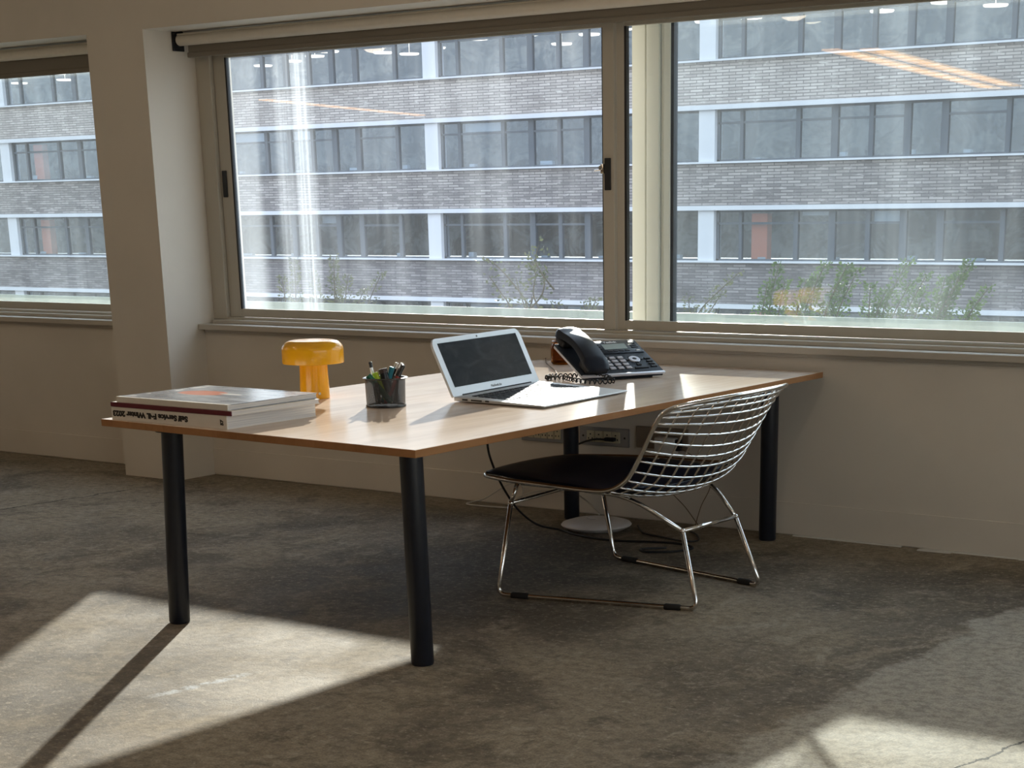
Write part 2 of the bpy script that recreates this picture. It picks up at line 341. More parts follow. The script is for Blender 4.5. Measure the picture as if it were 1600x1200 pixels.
# ------------------------------------------------------------------ mesh helpers
class MB:
    def __init__(s): s.bm = bmesh.new()
    def box(s, lo, hi, bev=0.0, seg=2):
        lo, hi = Vector(lo), Vector(hi); c = (lo+hi)/2; d = hi-lo
        r = bmesh.ops.create_cube(s.bm, size=1)['verts']
        for v in r: v.co = Vector((v.co.x*d.x, v.co.y*d.y, v.co.z*d.z)) + c
        if bev:
            ed = list({e for v in r for e in v.link_edges})
            bmesh.ops.bevel(s.bm, geom=ed, offset=bev, segments=seg, affect='EDGES', profile=.5)
        return s
    def hexa(s, p, bev=0.0, seg=2):      # 8 points: bottom 4 (ccw), top 4
        v = [s.bm.verts.new(q) for q in p]; fs = []
        for f in ((3, 2, 1, 0), (4, 5, 6, 7), (0, 1, 5, 4), (1, 2, 6, 5), (2, 3, 7, 6), (3, 0, 4, 7)): fs.append(s.bm.faces.new([v[i] for i in f]))
        if bev: bmesh.ops.bevel(s.bm, geom=list({e for f in fs for e in f.edges}), offset=bev, segments=seg, affect='EDGES', profile=.5)
        return s
    def quad(s, *p): s.bm.faces.new([s.bm.verts.new(q) for q in p]); return s
    def tube(s, path, r, n=8, closed=False, caps=True):
        path = [Vector(p) for p in path]; N = len(path)
        rs = r if isinstance(r, (list, tuple)) else [r]*N
        T = []
        for i in range(N):
            a = path[(i-1) % N] if (closed or i) else path[i]; b = path[(i+1) % N] if (closed or i < N-1) else path[i]
            T.append((b-a).normalized())
        up = Vector((0, 0, 1)) if abs(T[0].z) < .9 else Vector((1, 0, 0))
        nrm = (up - T[0]*up.dot(T[0])).normalized(); rings = []
        for i in range(N):
            nrm = nrm - T[i]*nrm.dot(T[i])
            nrm = nrm.normalized() if nrm.length > 1e-6 else T[i].orthogonal().normalized()
            bi = T[i].cross(nrm)
            rings.append([s.bm.verts.new(path[i] + rs[i]*(math.cos(2*math.pi*k/n)*nrm + math.sin(2*math.pi*k/n)*bi)) for k in range(n)])
        M_ = N if closed else N-1
        for i in range(M_):
            a, b = rings[i], rings[(i+1) % N]
            for k in range(n): s.bm.faces.new((a[k], a[(k+1) % n], b[(k+1) % n], b[k]))
        if not closed and caps: s.bm.faces.new(rings[0][::-1]); s.bm.faces.new(rings[-1])
        return s
    def lathe(s, prof, c=(0, 0, 0), n=40, axis=None):
        c = Vector(c); rings = []
        rot = Matrix.Identity(3) if axis is None else Vector((0, 0, 1)).rotation_difference(Vector(axis)).to_matrix()
        for r, z in prof:
            if r < 1e-6: rings.append([s.bm.verts.new(c + rot @ Vector((0, 0, z)))])
            else: rings.append([s.bm.verts.new(c + rot @ Vector((r*math.cos(2*math.pi*k/n), r*math.sin(2*math.pi*k/n), z))) for k in range(n)])
        for a, b in zip(rings, rings[1:]):
            if len(a) == 1 and len(b) == 1: continue
            for k in range(n):
                k2 = (k+1) % n
                if len(a) == 1: s.bm.faces.new((a[0], b[k2], b[k]))
                elif len(b) == 1: s.bm.faces.new((a[k], a[k2], b[0]))
                else: s.bm.faces.new((a[k], a[k2], b[k2], b[k]))
        return s
    def prism(s, pts, d):      # polygon of 3D points extruded by vector d
        d = Vector(d); a = [s.bm.verts.new(p) for p in pts]; b = [s.bm.verts.new(Vector(p)+d) for p in pts]; n = len(a)
        s.bm.faces.new(a[::-1]); s.bm.faces.new(b)
        for i in range(n): s.bm.faces.new((a[i], a[(i+1) % n], b[(i+1) % n], b[i]))
        return s
    def xf(s, m): bmesh.ops.transform(s.bm, matrix=m, verts=s.bm.verts); return s
    def build(s, name, mat, parent=None, smooth=False, origin=None):
        bmesh.ops.recalc_face_normals(s.bm, faces=s.bm.faces)
        if origin is not None: bmesh.ops.translate(s.bm, vec=-Vector(origin), verts=s.bm.verts)
        me = bpy.data.meshes.new(name); s.bm.to_mesh(me); s.bm.free()
        mats = mat if isinstance(mat, (list, tuple)) else [mat]
        for m in mats: me.materials.append(M[m])
        if smooth:
            for p in me.polygons: p.use_smooth = True
            if smooth != 'all': me.set_sharp_from_angle(angle=math.radians(40))
        o = bpy.data.objects.new(name, me); C.objects.link(o)
        if parent is not None: o.parent = parent
        if origin is not None: o.location = origin
        return o
def tag(o, label=None, cat=None, group=None, kind=None):
    if label: o['label'] = label
    if cat: o['category'] = cat
    if group: o['group'] = group
    if kind: o['kind'] = kind
    return o
def empty(name, loc=(0, 0, 0), rz=0.0):
    o = bpy.data.objects.new(name, None); C.objects.link(o); o.location = loc; o.rotation_euler.z = rz; o.empty_display_size = .1
    return o
def sub(o, root):   # parent a mesh given in world coordinates under an unrotated Empty
    o.parent = root; o.location = Vector(o.location) - Vector(root.location); return o
def smoothpath(pts, n=8):
    P = [Vector(p) for p in pts]; out = []
    for i in range(len(P)-1):
        p0 = P[max(i-1, 0)]; p1 = P[i]; p2 = P[i+1]; p3 = P[min(i+2, len(P)-1)]
        for k in range(n):
            t = k/n
            out.append(.5*((2*p1) + (p2-p0)*t + (2*p0-5*p1+4*p2-p3)*t*t + (3*p1-p0-3*p2+p3)*t**3))
    return out + [P[-1]]
def fillet(pts, r=.02, n=4):
    P = [Vector(p) for p in pts]; out = [P[0]]
    for i in range(1, len(P)-1):
        a = (P[i-1]-P[i]); b = (P[i+1]-P[i]); ra = min(r, a.length*.45); rb = min(r, b.length*.45)
        A = P[i]+a.normalized()*ra; B = P[i]+b.normalized()*rb
        for k in range(n+1):
            t = k/n; out.append((1-t)**2*A + 2*t*(1-t)*P[i] + t*t*B)
    return out + [P[-1]]
def text_mesh(body, size, mat, name, parent, matrix, bold=.0, ext=.0004):
    cu = bpy.data.curves.new(name, 'FONT'); cu.body = body; cu.size = size; cu.align_x = 'CENTER'; cu.align_y = 'CENTER'; cu.extrude = ext; cu.offset = bold
    cu.resolution_u = 3
    to = bpy.data.objects.new(name, cu); C.objects.link(to)
    dg = bpy.context.evaluated_depsgraph_get(); dg.update()
    me = bpy.data.meshes.new_from_object(to.evaluated_get(dg)); bpy.data.objects.remove(to)
    me.materials.clear(); me.materials.append(M[mat])
    o = bpy.data.objects.new(name, me); C.objects.link(o)
    if parent is not None: o.parent = parent
    o.matrix_local = matrix
    return o
def struct(o): o['kind'] = 'structure'; return o

# ================================================================== THE ROOM
XL, XR, YB, ZC = -14.0, 8.0, -15.0, 3.1
YP = -.2817                    # front face of columns and the beam over the windows
ZH = 2.3506                    # underside of that beam
ZS = .8415                     # top of the sill nosing
WT = .34                       # outer face of the window wall
struct(MB().box((XL-.2, YB-.2, -.15), (XR+.2, WT, 0)).build('floor', 'concrete'))
struct(MB().box((XL-.2, YB-.2, ZC), (XR+.2, WT, ZC+.15)).build('ceiling', 'ceiling_paint'))
struct(MB().box((XL-.2, YB, 0), (XL, WT, ZC)).build('wall_left', 'wall_paint'))
struct(MB().box((XR, YB, 0), (XR+.2, WT, .9)).box((XR, YB, ZH), (XR+.2, WT, ZC)).box((XR, YB, .9), (XR+.2, -9.5, ZH)).box((XR, -1.2, .9), (XR+.2, WT, ZH)).build('wall_right', 'wall_paint'))
struct(MB().box((XL-.2, YB-.2, 0), (XR+.2, YB, ZC)).build('wall_back', 'wall_paint'))
# window wall: dado under the windows, columns, beam over the windows
bays = [(-13.6, -8.05), (-7.61, -2.8443), (-2.4051, 3.80), (4.24, 7.7)]
fw = MB().box((XL, 0, 0), (XR, WT, ZS-.035)).box((XL, YP, ZH), (XR, WT, ZC))
edges = [XL] + [x for b in bays for x in b] + [XR]
for i in range(0, len(edges), 2):
    fw.box((edges[i], YP, 0), (edges[i+1], WT, ZH))
struct(fw.build('wall_front', 'wall_paint'))
for i, (a, b) in enumerate(bays):
    struct(MB().box((a, -.007, 0.004), (b, 0, .150), .0015, 1).build('baseboard_front', 'wall_paint'))
# grimy chipped filler strip along the foot of the wall at the right
ch = MB()
for x0, x1, y in ((1.33, 1.86, -.030), (1.95, 2.10, -.055), (2.08, 2.42, -.026), (2.40, 3.1, -.03)):
    ch.hexa([(x0, y, .0), (x1, y+.006, .0), (x1, -.008, .0), (x0, -.008, .0), (x0, y+.004, .004), (x1, y+.010, .004), (x1, -.008, .005), (x0, -.008, .005)])
struct(ch.build('trim_1', 'adapter_white'))

# -------------------------------------------------- windows
def window(num, x0, x1, mull, handles=True, dirty=True):
    """sliding aluminium window between x0 and x1; mull = x where the inner sashes meet"""
    root = empty('window_%d' % num, ((x0+x1)/2, .12, ZS)); root['kind'] = 'structure'
    def put(mb, name, mat, smooth=False): return sub(mb.build(name, mat, None, smooth), root)
    zb, zt = .862, ZH
    # sill board with nosing, step and lower moulding
    sb = MB().box((x0-.0, -.05, ZS-.030), (x1, .17, ZS), .004).box((x0+.03, .035, ZS), (x1, .2, ZS+.020), .003)
    sb.box((x0+.02, -.022, ZS-.046), (x1, 0.0, ZS-.030), .003)
    put(sb, 'sill', 'sill_paint')
    put(MB().box((x0, .2, ZS-.03), (x1, WT+.06, ZS+.012), .003), 'outer_sill', 'cream_metal')
    # fixed frame
    f = MB().box((x0, .075, zb), (x0+.105, .2, zt), .004).box((x1-.105, .075, zb), (x1, .2, zt), .004)
    f.box((x0+.1, .078, zt-.05), (x1-.1, .197, zt-.001), .003).box((x0+.1, .078, zb-.003), (x1-.1, .197, zb+.012), .003)
    put(f, 'frame', 'frame_paint')
    sx = x0+.108; ex = x1-.108
    # left sash, right sash (each > glass)
    for k, (a, b, yy) in enumerate(((sx, mull+.0, .10), (mull+.002, ex, .118))):
        l_w = .085 if k == 0 else .042; r_w = .064 if k == 0 else .085
        s_ = MB().box((a, yy, zb+.012), (a+l_w, yy+.03, zt-.05), .003).box((b-r_w, yy, zb+.012), (b, yy+.03, zt-.05), .003)
        s_.box((a+l_w-.004, yy+.003, zb+.014), (b-r_w+.004, yy+.027, .921), .002).box((a+l_w-.004, yy+.003, zt-.13), (b-r_w+.004, yy+.027, zt-.052), .002)
        s_ = put(s_, 'sash', 'frame_paint')
        g = MB().box((a+l_w-.002, yy+.002, .919), (a+l_w+.011, yy+.026, zt-.13)).box((b-r_w-.006, yy+.004, .919), (b-r_w+.001, yy+.026, zt-.13))
        put(g, 'gasket', 'gasket')
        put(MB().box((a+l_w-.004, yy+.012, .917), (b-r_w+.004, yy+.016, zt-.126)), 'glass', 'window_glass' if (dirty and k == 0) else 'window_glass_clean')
    # outer leaf behind the right sash
    xo = mull-.005
    o = MB().box((xo, .258, .865), (xo+.075, .30, zt), .004).box((xo+.075, .266, .865), (xo+.085, .296, zt)).box((xo+.085, .25, .865), (xo+.155, .30, zt), .004)
    o.box((xo+.16, .262, .865), (xo+.175, .295, zt), .002).box((xo+.178, .255, .865), (xo+.212, .30, zt), .003)
    o.box((xo+.21, .262, .864), (x1-.098, .296, .885), .003).box((x1-.1, .258, .862), (x1, .30, zt-.001), .003)
    put(o, 'outer_frame', 'cream_metal')
    put(MB().box((xo+.212, .262, .885), (xo+.228, .296, zt)), 'gasket', 'gasket')
    put(MB().box((xo+.222, .278, .883), (x1-.098, .283, zt)), 'outer_glass', 'window_glass_outer')
    if handles:
        h = put(MB().box((mull-.050, .090, 1.512), (mull-.018, .102, 1.655), .003), 'latch', 'gasket')
        k = MB().tube([(mull-.062, .092, 1.604), (mull-.098, .078, 1.600)], .0045).lathe([(0, 0), (.010, 0), (.010, .018), (0, .018)], (mull-.064, .100, 1.612), 14, (-.3, -1, 0))
        k.box((mull-.070, .086, 1.585), (mull-.052, .100, 1.630), .003)
        k = put(k, 'latch_lever', 'chrome', True)
        h2 = put(MB().box((sx+.018, .090, 1.512), (sx+.048, .102, 1.650), .003), 'latch', 'gasket')
    return root
window(1, bays[2][0], bays[2][1], .285)
window(2, bays[1][0], bays[1][1], -5.05, False, False)
window(3, bays[0][0], bays[0][1], -10.6, False, False)
window(4, bays[3][0], bays[3][1], 6.0, False, False)

r5 = empty('window_5', (XR+.1, -5.35, .9)); r5['kind'] = 'structure'  # added window in the unseen right wall, brightens the room from that side
f5 = MB()
for yy in (-9.5, -6.75, -4.0, -1.26): f5.box((XR+.06, yy, .9), (XR+.14, yy+.06, ZH))
f5.box((XR+.06, -9.44, .9), (XR+.14, -1.26, .96)).box((XR+.06, -9.44, ZH-.06), (XR+.14, -1.26, ZH))
sub(f5.build('frame', 'frame_paint', None), r5)  # frame of the added window
sub(MB().box((XR+.098, -9.44, .96), (XR+.102, -1.26, ZH-.06)).build('glass', 'window_glass_clean', None), r5)  # pane of the added window

# -------------------------------------------------- roller blinds
def blind(x0, x1, zbot, label, g='roller blinds under the beam'):
    r = empty('roller_blind', ((x0+x1)/2, -.04, 2.292))
    def put(mb, name, mat, smooth=False): return sub(mb.build(name, mat, None, smooth), r)
    put(MB().lathe([(0, 0), (.027, 0), (.029, .004), (.029, x1-x0-.008), (.027, x1-x0-.004), (0, x1-x0-.004)], (x0, -.045, 2.309), 32, (1, 0, 0)), 'tube', 'tube_white', True)
    put(MB().box((x0-.01, .012, 2.322), (x1, .030, ZH-.001), .002).box((x0, -.062, 2.331), (x1, -.012, 2.341), .003), 'rail', 'tube_white')
    b = MB().box((x0-.014, -.085, 2.255), (x0-.006, -.005, ZH-.001), .003)
    b.lathe([(0, 0), (.031, 0), (.032, .004), (.031, .009), (0, .009)], (x0-.011, -.045, 2.309), 28, (1, 0, 0))
    b.lathe([(0, 0), (.010, 0), (.010, .02), (0, .02)], (x0-.02, -.07, 2.333), 12, (1, 0, 0)).lathe([(0, 0), (.009, 0), (.009, .04), (0, .04)], (x0-.01, -.05, 2.343), 12, (1, 0, 0))
    put(b, 'bracket', 'black_plastic', True)
    xa = x0+.042
    put(MB().box((xa, -.024, zbot+.022), (x1-.06, -.0215, 2.305)), 'fabric', 'blind_fabric')
    put(MB().box((xa-.006, -.031, zbot), (x1-.055, -.014, zbot+.026), .005), 'bottom_bar', 'blind_fabric')
    tag(r, label, 'blind', g)
blind(-2.388, 3.76, 2.222, 'wide taupe roller blind rolled up above the large window by the desk')
blind(-7.57, -2.884, 2.190, 'taupe roller blind above the window left of the column')

# ================================================================== TABLE
t = empty('desk_table', (.73, -1.44, 0)); tag(t, 'long beech topped table with four round black legs reaching to the window wall', 'table')
H = .74; TT = .0255
NL, NR, FR, FL = (-.063, -2.769), (1.491, -2.851), (1.467, -.041), (-.030, -.041)
top = MB().hexa([(*p, H-TT) for p in (NL, NR, FR, FL)] + [(*p, H) for p in (NL, NR, FR, FL)], .0022, 2)
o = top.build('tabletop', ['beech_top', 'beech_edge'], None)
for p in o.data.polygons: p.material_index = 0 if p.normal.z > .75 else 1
sub(o, t)
def leg(xt, yt, xb, yb, r=.0385):
    m = MB(); zt = H-TT; d = Vector((xb-xt, yb-yt, -zt))
    prof = [(0, 0), (r-.003, 0), (r, .003), (r, .985), (r-.002, 1.0), (0, 1.0)]
    m.tube([(xt, yt, zt), (xt+(xb-xt)*.99, yt+(yb-yt)*.99, zt*.01), (xb, yb, 0)], [r, r, r-.003], 32)
    m.lathe([(0, 0), (r*1.55, 0), (r*1.55, .006), (0, .006)], (xt, yt, zt-.006), 32)
    sub(m.build('leg', 'leg_black', None, True), t)
leg(.243, -2.71, .195, -2.705); leg(1.345, -2.70, 1.360, -2.70); leg(1.273, -.16, 1.273, -.16); leg(.200, -.16, .200, -.16, .0370)

# ================================================================== WIRE CHAIR
c = empty('wire_chair', (1.3, -1.3, 0)); tag(c, 'chrome wire mesh chair with black seat pad and sled base', 'chair')
rim = [(.77, .30, .445), (.95, .37, .447), (1.15, .41, .45), (1.35, .42, .447), (1.46, .42, .454), (1.54, .42, .500), (1.59, .42, .575), (1.63, .42, .65), (1.665, .42, .712), (1.70, .418, .752), (1.755, .395, .776)]
cen = [(.745, .45), (.95, .435), (1.15, .415), (1.38, .395), (1.52, .40), (1.62, .44), (1.68, .52), (1.735, .60), (1.79, .69), (1.83, .755), (1.858, .795)]
rimS = smoothpath([(a, b, d) for a, b, d in rim], 6); cenS = smoothpath([(a, 0, d) for a, d in cen], 6); NS = len(rimS)
def shell(s, tt):
    f = s*(NS-1); i = min(int(f), NS-2); k = f-i
    a = rimS[i].lerp(rimS[i+1], k); b = cenS[i].lerp(cenS[i+1], k); q = 1-tt*tt
    return Vector((a.x+(b.x-a.x)*q, -1.3+a.y*tt, a.z+(b.z-a.z)*q))
rimpath = [shell(i/60, -1) for i in range(61)] + [shell(1, -1+i/12*2) for i in range(1, 12)] + [shell(1-i/60, 1) for i in range(61)] + [shell(0, 1-i/8*2) for i in range(1, 8)]
# soften the four corners
for _ in range(3):
    rimpath = [(rimpath[i-1]+2*rimpath[i]+rimpath[(i+1) % len(rimpath)])/4 for i in range(len(rimpath))]
sub(MB().tube(rimpath, .0085, 10, True).build('rim', 'chrome', None, 'all'), c)
wl = MB()
for k in range(1, 14):
    tt = -1+2*k/14
    wl.tube([shell(s/70, tt) for s in range(71)], .0042, 6)
sub(wl.build('long_wires', 'chrome', None, 'all'), c)
wt_ = MB()
for k in range(1, 20):
    s0 = k/20
    wt_.tube([shell(s0, -1+2*i/24)+Vector((.002, 0, -.005)) for i in range(25)], .0042, 6)
sub(wt_.build('cross_wires', 'chrome', None, 'all'), c)
# seat pad
pad = MB(); NPX, NPY = 28, 16; gt, gb = [], []
for i in range(NPX+1):
    ru, rb = [], []
    for j in range(NPY+1):
        s0 = .012+(.475-.012)*i/NPX; tt = -.90+1.80*j/NPY
        e_ = min(1.0, 6*min(i/NPX, 1-i/NPX)+.25, 6*min(j/NPY, 1-j/NPY)+.25)
        q = shell(s0, tt)
        back = max(0, (s0-.40)/.075); q = q.lerp(Vector((1.44, q.y, .435)), .35*back)
        wr = .0018*math.sin(q.x*30+q.y*6)
        ru.append(pad.bm.verts.new(q+Vector((0, 0, .006+.015*e_+wr)))); rb.append(pad.bm.verts.new(q+Vector((0, 0, .005))))
    gt.append(ru); gb.append(rb)
for i in range(NPX):
    for j in range(NPY):
        pad.bm.faces.new((gt[i][j], gt[i+1][j], gt[i+1][j+1], gt[i][j+1])); pad.bm.faces.new((gb[i][j], gb[i][j+1], gb[i+1][j+1], gb[i+1][j]))
for i in range(NPX):
    pad.bm.faces.new((gt[i][0], gb[i][0], gb[i+1][0], gt[i+1][0])); pad.bm.faces.new((gt[i][NPY], gt[i+1][NPY], gb[i+1][NPY], gb[i][NPY]))
for j in range(NPY):
    pad.bm.faces.new((gt[0][j], gt[0][j+1], gb[0][j+1], gb[0][j])); pad.bm.faces.new((gt[NPX][j], gb[NPX][j], gb[NPX][j+1], gt[NPX][j+1]))
po = pad.build('seat_pad', 'leather', None, 'all'); sub(po, c)
# sled base
RR = .0095; z0 = RR
J1 = (.985, -1.69, .364); J2 = (.868, -.90, .344); J3 = (1.655, -1.52, .290); J4 = (1.63, -1.08, .276)
F1 = (.945, -1.735, z0); R1 = (1.742, -1.552, z0); F2 = (.926, -.882, z0); R2 = (1.735, -1.058, z0)
def runner(J, F, R, K, name='runner'):
    sub(MB().tube(fillet([J, F, R, K], .035, 5), RR, 10).build(name, 'chrome', None, 'all'), c)
runner(J1, F1, R1, J3); runner(J2, F2, R2, J4)
def rod(pts, r=.008, name='strut', fr=.04): sub(MB().tube(fillet(pts, fr, 5), r, 10).build(name, 'chrome', None, 'all'), c)
rod([J1, (1.0, -1.665, .438)], .0085); rod([J2, (.87, -.925, .440)], .0085)
rod([J1, J2], .0075, 'cross_rod'); rod([J3, J4], .0085, 'cross_rod')
rod([J3, (1.445, -1.55, .402), (1.29, -1.60, .425), (1.0, -1.64, .435)], .0085, 'strut', .08)
rod([J4, (1.49, -1.02, .388), (1.32, -.98, .414), (.90, -.94, .434)], .0085, 'strut', .08)
for J in (J1, J2, J3, J4): sub(MB().lathe([(0, -.011), (.008, -.009), (.0125, 0), (.008, .009), (0, .011)], J, 14).build('joint', 'chrome', None, 'all'), c)
def glide(F, R, k0, k1):
    a, b = Vector(F).lerp(Vector(R), k0), Vector(F).lerp(Vector(R), k1)
    sub(MB().tube([a, a.lerp(b, .1), a.lerp(b, .9), b], [.0105, .0135, .0135, .0105], 12).build('glide', 'rubber', None, True), c)
glide(F1, R1, .07, .16); glide(F1, R1, .84, .92); glide(F2, R2, .06, .17); glide(F2, R2, .86, .94)

# ================================================================== LAPTOP
HLp, HRp = Vector((.753, -1.732, 0)), Vector((.693, -1.086, 0)); FLp, FRp = Vector((1.202, -1.761, 0)), Vector((1.174, -1.153, 0))
lp = empty('laptop', (.95, -1.43, H)); tag(lp, 'open silver laptop with a dark screen standing on the beech table', 'laptop')
zb0, zb1, zf = H+.004, H+.020, H+.011
def bl(a, b, zz=None):   # bilinear point on the deck: a across from hinge-left to hinge-right, b from hinge to front edge
    p = (HLp.lerp(HRp, a)).lerp(FLp.lerp(FRp, a), b); p = p.copy(); p.z = (zb1+(zf-zb1)*b) if zz is None else zz; return p
base = MB().hexa([bl(0, 0, zb0), bl(0, 1, zb0), bl(1, 1, zb0), bl(1, 0, zb0), bl(0, 0), bl(0, 1), bl(1, 1), bl(1, 0)], .004, 3)
sub(base.build('base', 'aluminium', None, True), lp)
for a in (.08, .92):
    for b in (.12, .9):
        q = bl(a, b, H); sub(MB().lathe([(0, 0), (.012, 0), (.012, .0045), (0, .0045)], q, 12).build('foot', 'rubber', None), lp)
keys = MB(); rows = [14, 14, 14, 13, 12, 9]
for r_, nk in enumerate(rows):
    b0 = .12+.072*r_; b1 = b0+.058 if r_ else b0+.045
    for k in range(nk):
        wd = .84/nk; a0 = .08+wd*k+.006; a1 = .08+wd*(k+1)-.006
        if r_ == 5:
            wds = [1, 1, 1, 1.2, 5, 1.2, 1, 1, 1]; tot = sum(wds); s_ = sum(wds[:k])/tot; a0 = .08+.84*s_+.006; a1 = .08+.84*(s_+wds[k]/tot)-.006
        q = [bl(a0, b0), bl(a0, b1), bl(a1, b1), bl(a1, b0)]; up = Vector((0, 0, .0022))
        keys.hexa([p-Vector((0, 0, .001)) for p in q] + [p+up for p in q])
ko = keys.build('keyboard', 'key_black', None); tag(ko, 'black keys of the laptop', kind='stuff'); sub(ko, lp)
q = [bl(.33, .60), bl(.33, .94), bl(.67, .94), bl(.67, .60)]
sub(MB().hexa([p-Vector((0, 0, .002)) for p in q]+[p+Vector((0, 0, .0006)) for p in q]).build('trackpad', 'phone_silver', None), lp)
for b0, b1 in ((.10, .16), (.20, .32), (.36, .40)):
    pt_ = MB().hexa([bl(-.003, b0, H+.009), bl(-.003, b1, H+.009), bl(.01, b1, H+.009), bl(.01, b0, H+.009), bl(-.003, b0, H+.0145), bl(-.003, b1, H+.0145), bl(.01, b1, H+.0145), bl(.01, b0, H+.0145)])
    sub(pt_.build('port', 'gasket', None), lp)
# lid
lean = Vector((-.0996, -.0092, .2135)); ll = lean.length
hu = (HRp-HLp); W_ = hu.length; hu.normalize(); lv = lean.normalized(); ln_ = hu.cross(lv); ln_ = ln_ if ln_.x > 0 else -ln_
O = Vector((HLp.x, HLp.y, H+.0185))
def lidp(a, b, d=0.0): return O+hu*(a*W_)+lv*(b*ll)+ln_*d
ld = MB()
rc = .035; outl = []
for (ca, cb, a0) in ((W_-rc, ll-rc, 0), (rc, ll-rc, 90)):
    for k in range(7):
        an = math.radians(a0+k*15); outl.append((ca+rc*math.cos(an), cb+rc*math.sin(an)))
outl += [(0, .004), (.004, 0), (W_-.004, 0), (W_, .004)]
ld.prism([O+hu*a+lv*b-ln_*.010 for a, b in outl], ln_*.010)
sub(ld.build('lid', 'aluminium', None), lp)
q = [(.055, .155), (.945, .155), (.945, .915), (.055, .915)]
sub(MB().hexa([lidp(a, b, -.002) for a, b in q]+[lidp(a, b, .0012) for a, b in q]).build('screen', 'laptop_screen', None), lp)
sub(MB().lathe([(0, 0), (.004, 0), (.004, .001), (0, .001)], lidp(.5, .955, .0002), 12, ln_).build('webcam', 'gasket', None), lp)
sub(MB().tube([lidp(.10, 0.0, -.006), lidp(.90, 0.0, -.006)], .0085, 12).build('hinge', 'key_black', None, True), lp)
ex = hu; ey = lv; ez = ex.cross(ey)
if ez.dot(ln_) < 0: pass
mt = Matrix((( ex.x, ey.x, ez.x, 0), (ex.y, ey.y, ez.y, 0), (ex.z, ey.z, ez.z, 0), (0, 0, 0, 1)))
pos = lidp(.5, .075, .0006) - lp.location
text_mesh('MacBook Air', .015, 'letter_pale', 'lettering', lp, Matrix.Translation(pos) @ mt)

# ================================================================== DESK PHONE
ph = empty('desk_phone', (.78, -.6, H)); tag(ph, 'black desk telephone with grey keys and coiled cord near the window', 'telephone')
Pu = Vector((.487, .873, 0)).normalized(); Pb = Vector((-Pu.y, Pu.x, 0)); Pw = (Pb*.282+Vector((0, 0, .115))).normalized(); Pn = Pu.cross(Pw)
PO = Vector((.778, -.89, .765))
def dk(u, w_, n_=0.0): return PO+Pu*u+Pw*w_+Pn*n_
def dbox(mb, u0, u1, w0, w1, n0, n1, bev=0.0, seg=2): return mb.hexa([dk(u0, w0, n0), dk(u1, w0, n0), dk(u1, w1, n0), dk(u0, w1, n0), dk(u0, w0, n1), dk(u1, w0, n1), dk(u1, w1, n1), dk(u0, w1, n1)], bev, seg)
PWd = .393; PL = .305
sub(dbox(MB(), 0, PWd, .008, PL, -.018, 0, .004, 3).build('body', 'phone_deck', None, True), ph)
sub(dbox(MB(), -.001, PWd+.001, -.004, .010, -.010, .001, .003, 2).build('front_trim', 'phone_silver', None, True), ph)
sub(dbox(MB(), -.003, -.0005, .0, PL-.01, -.015, -.004, .001, 1).build('side_trim', 'phone_silver', None), ph)
b_ = dbox(MB(), .004, PWd-.004, .004, .06, -.022, -.011, .003)
# stand below
b_.hexa([PO+Pu*.12+Pb*.03-Vector((0, 0, .025)), PO+Pu*.35+Pb*.03-Vector((0, 0, .025)), PO+Pu*.35+Pb*.20-Vector((0, 0, .025)), PO+Pu*.12+Pb*.20-Vector((0, 0, .025)),
         dk(.12, .03, -.016), dk(.35, .03, -.016), dk(.35, .22, -.016), dk(.12, .22, -.016)], .003)
sub(b_.build('stand', 'phone_black', None, True), ph)
# raised upper panel with screen
sub(dbox(MB(), .150, PWd-.012, .182, PL-.004, 0, .004, .002).build('display_panel', 'phone_black', None, True), ph)
sub(MB().hexa([dk(.205, .217, .003), dk(.318, .217, .003), dk(.322, .265, .003), dk(.208, .265, .003), dk(.205, .217, .0055), dk(.318, .217, .0055), dk(.322, .265, .0055), dk(.208, .265, .0055)]).build('display', 'lcd', None), ph)
for i in range(4):
    for j in range(3):
        u0 = .165+.0385*j; w0 = .050-.0+.0305*i
        sub(dbox(MB(), u0-.0135, u0+.0135, w0-.0095, w0+.0095, 0, .005, .0018, 2).build('key', 'key_grey', None, True), ph)
for k in range(4): sub(dbox(MB(), .212+.028*k, .234+.028*k, .196, .206, .003, .006, .001).build('soft_key', 'black_plastic', None), ph)
for k in range(3):
    sub(dbox(MB(), .340, .372, .222+.019*k, .233+.019*k, .003, .006, .001).build('line_key', 'black_plastic', None), ph)
    sub(dbox(MB(), .165, .195, .222+.019*k, .233+.019*k, .003, .006, .001).build('line_key', 'black_plastic', None), ph)
for k in range(4): sub(dbox(MB(), .351, .379, .045+.024*k, .058+.024*k, 0, .005, .0015).build('function_key', 'black_plastic', None), ph)
sub(MB().lathe([(.0105, 0), (.0105, .006), (.024, .006), (.026, .004), (.026, 0)], dk(.302, .120, 0), 28, Pn).build('navigation_ring', 'phone_silver', None, True), ph)
sub(MB().lathe([(0, 0), (.0095, 0), (.0095, .006), (0, .007)], dk(.302, .120, 0), 20, Pn).build('navigation_key', 'black_plastic', None, True), ph)
for (du, dw) in ((.031, 0), (-.031, 0), (0, .027), (0, -.027)):
    sub(dbox(MB(), .302+du-.007, .302+du+.007, .120+dw-.005, .120+dw+.005, 0, .004, .001).build('arrow_key', 'black_plastic', None), ph)
sub(dbox(MB(), .292, .312, .066, .079, 0, .004, .001).build('mute_key', 'black_plastic', None), ph)
sub(dbox(MB(), .268, .335, .038, .048, 0, .005, .002).build('volume_key', 'black_plastic', None), ph)
sub(dbox(MB(), .350, .366, .291, .299, .003, .0055, .001).build('message_lamp', 'letter_white', None), ph)
sub(dbox(MB(), .350, .368, .195, .202, .003, .0055, .001).build('icon_plate', 'letter_white', None), ph)
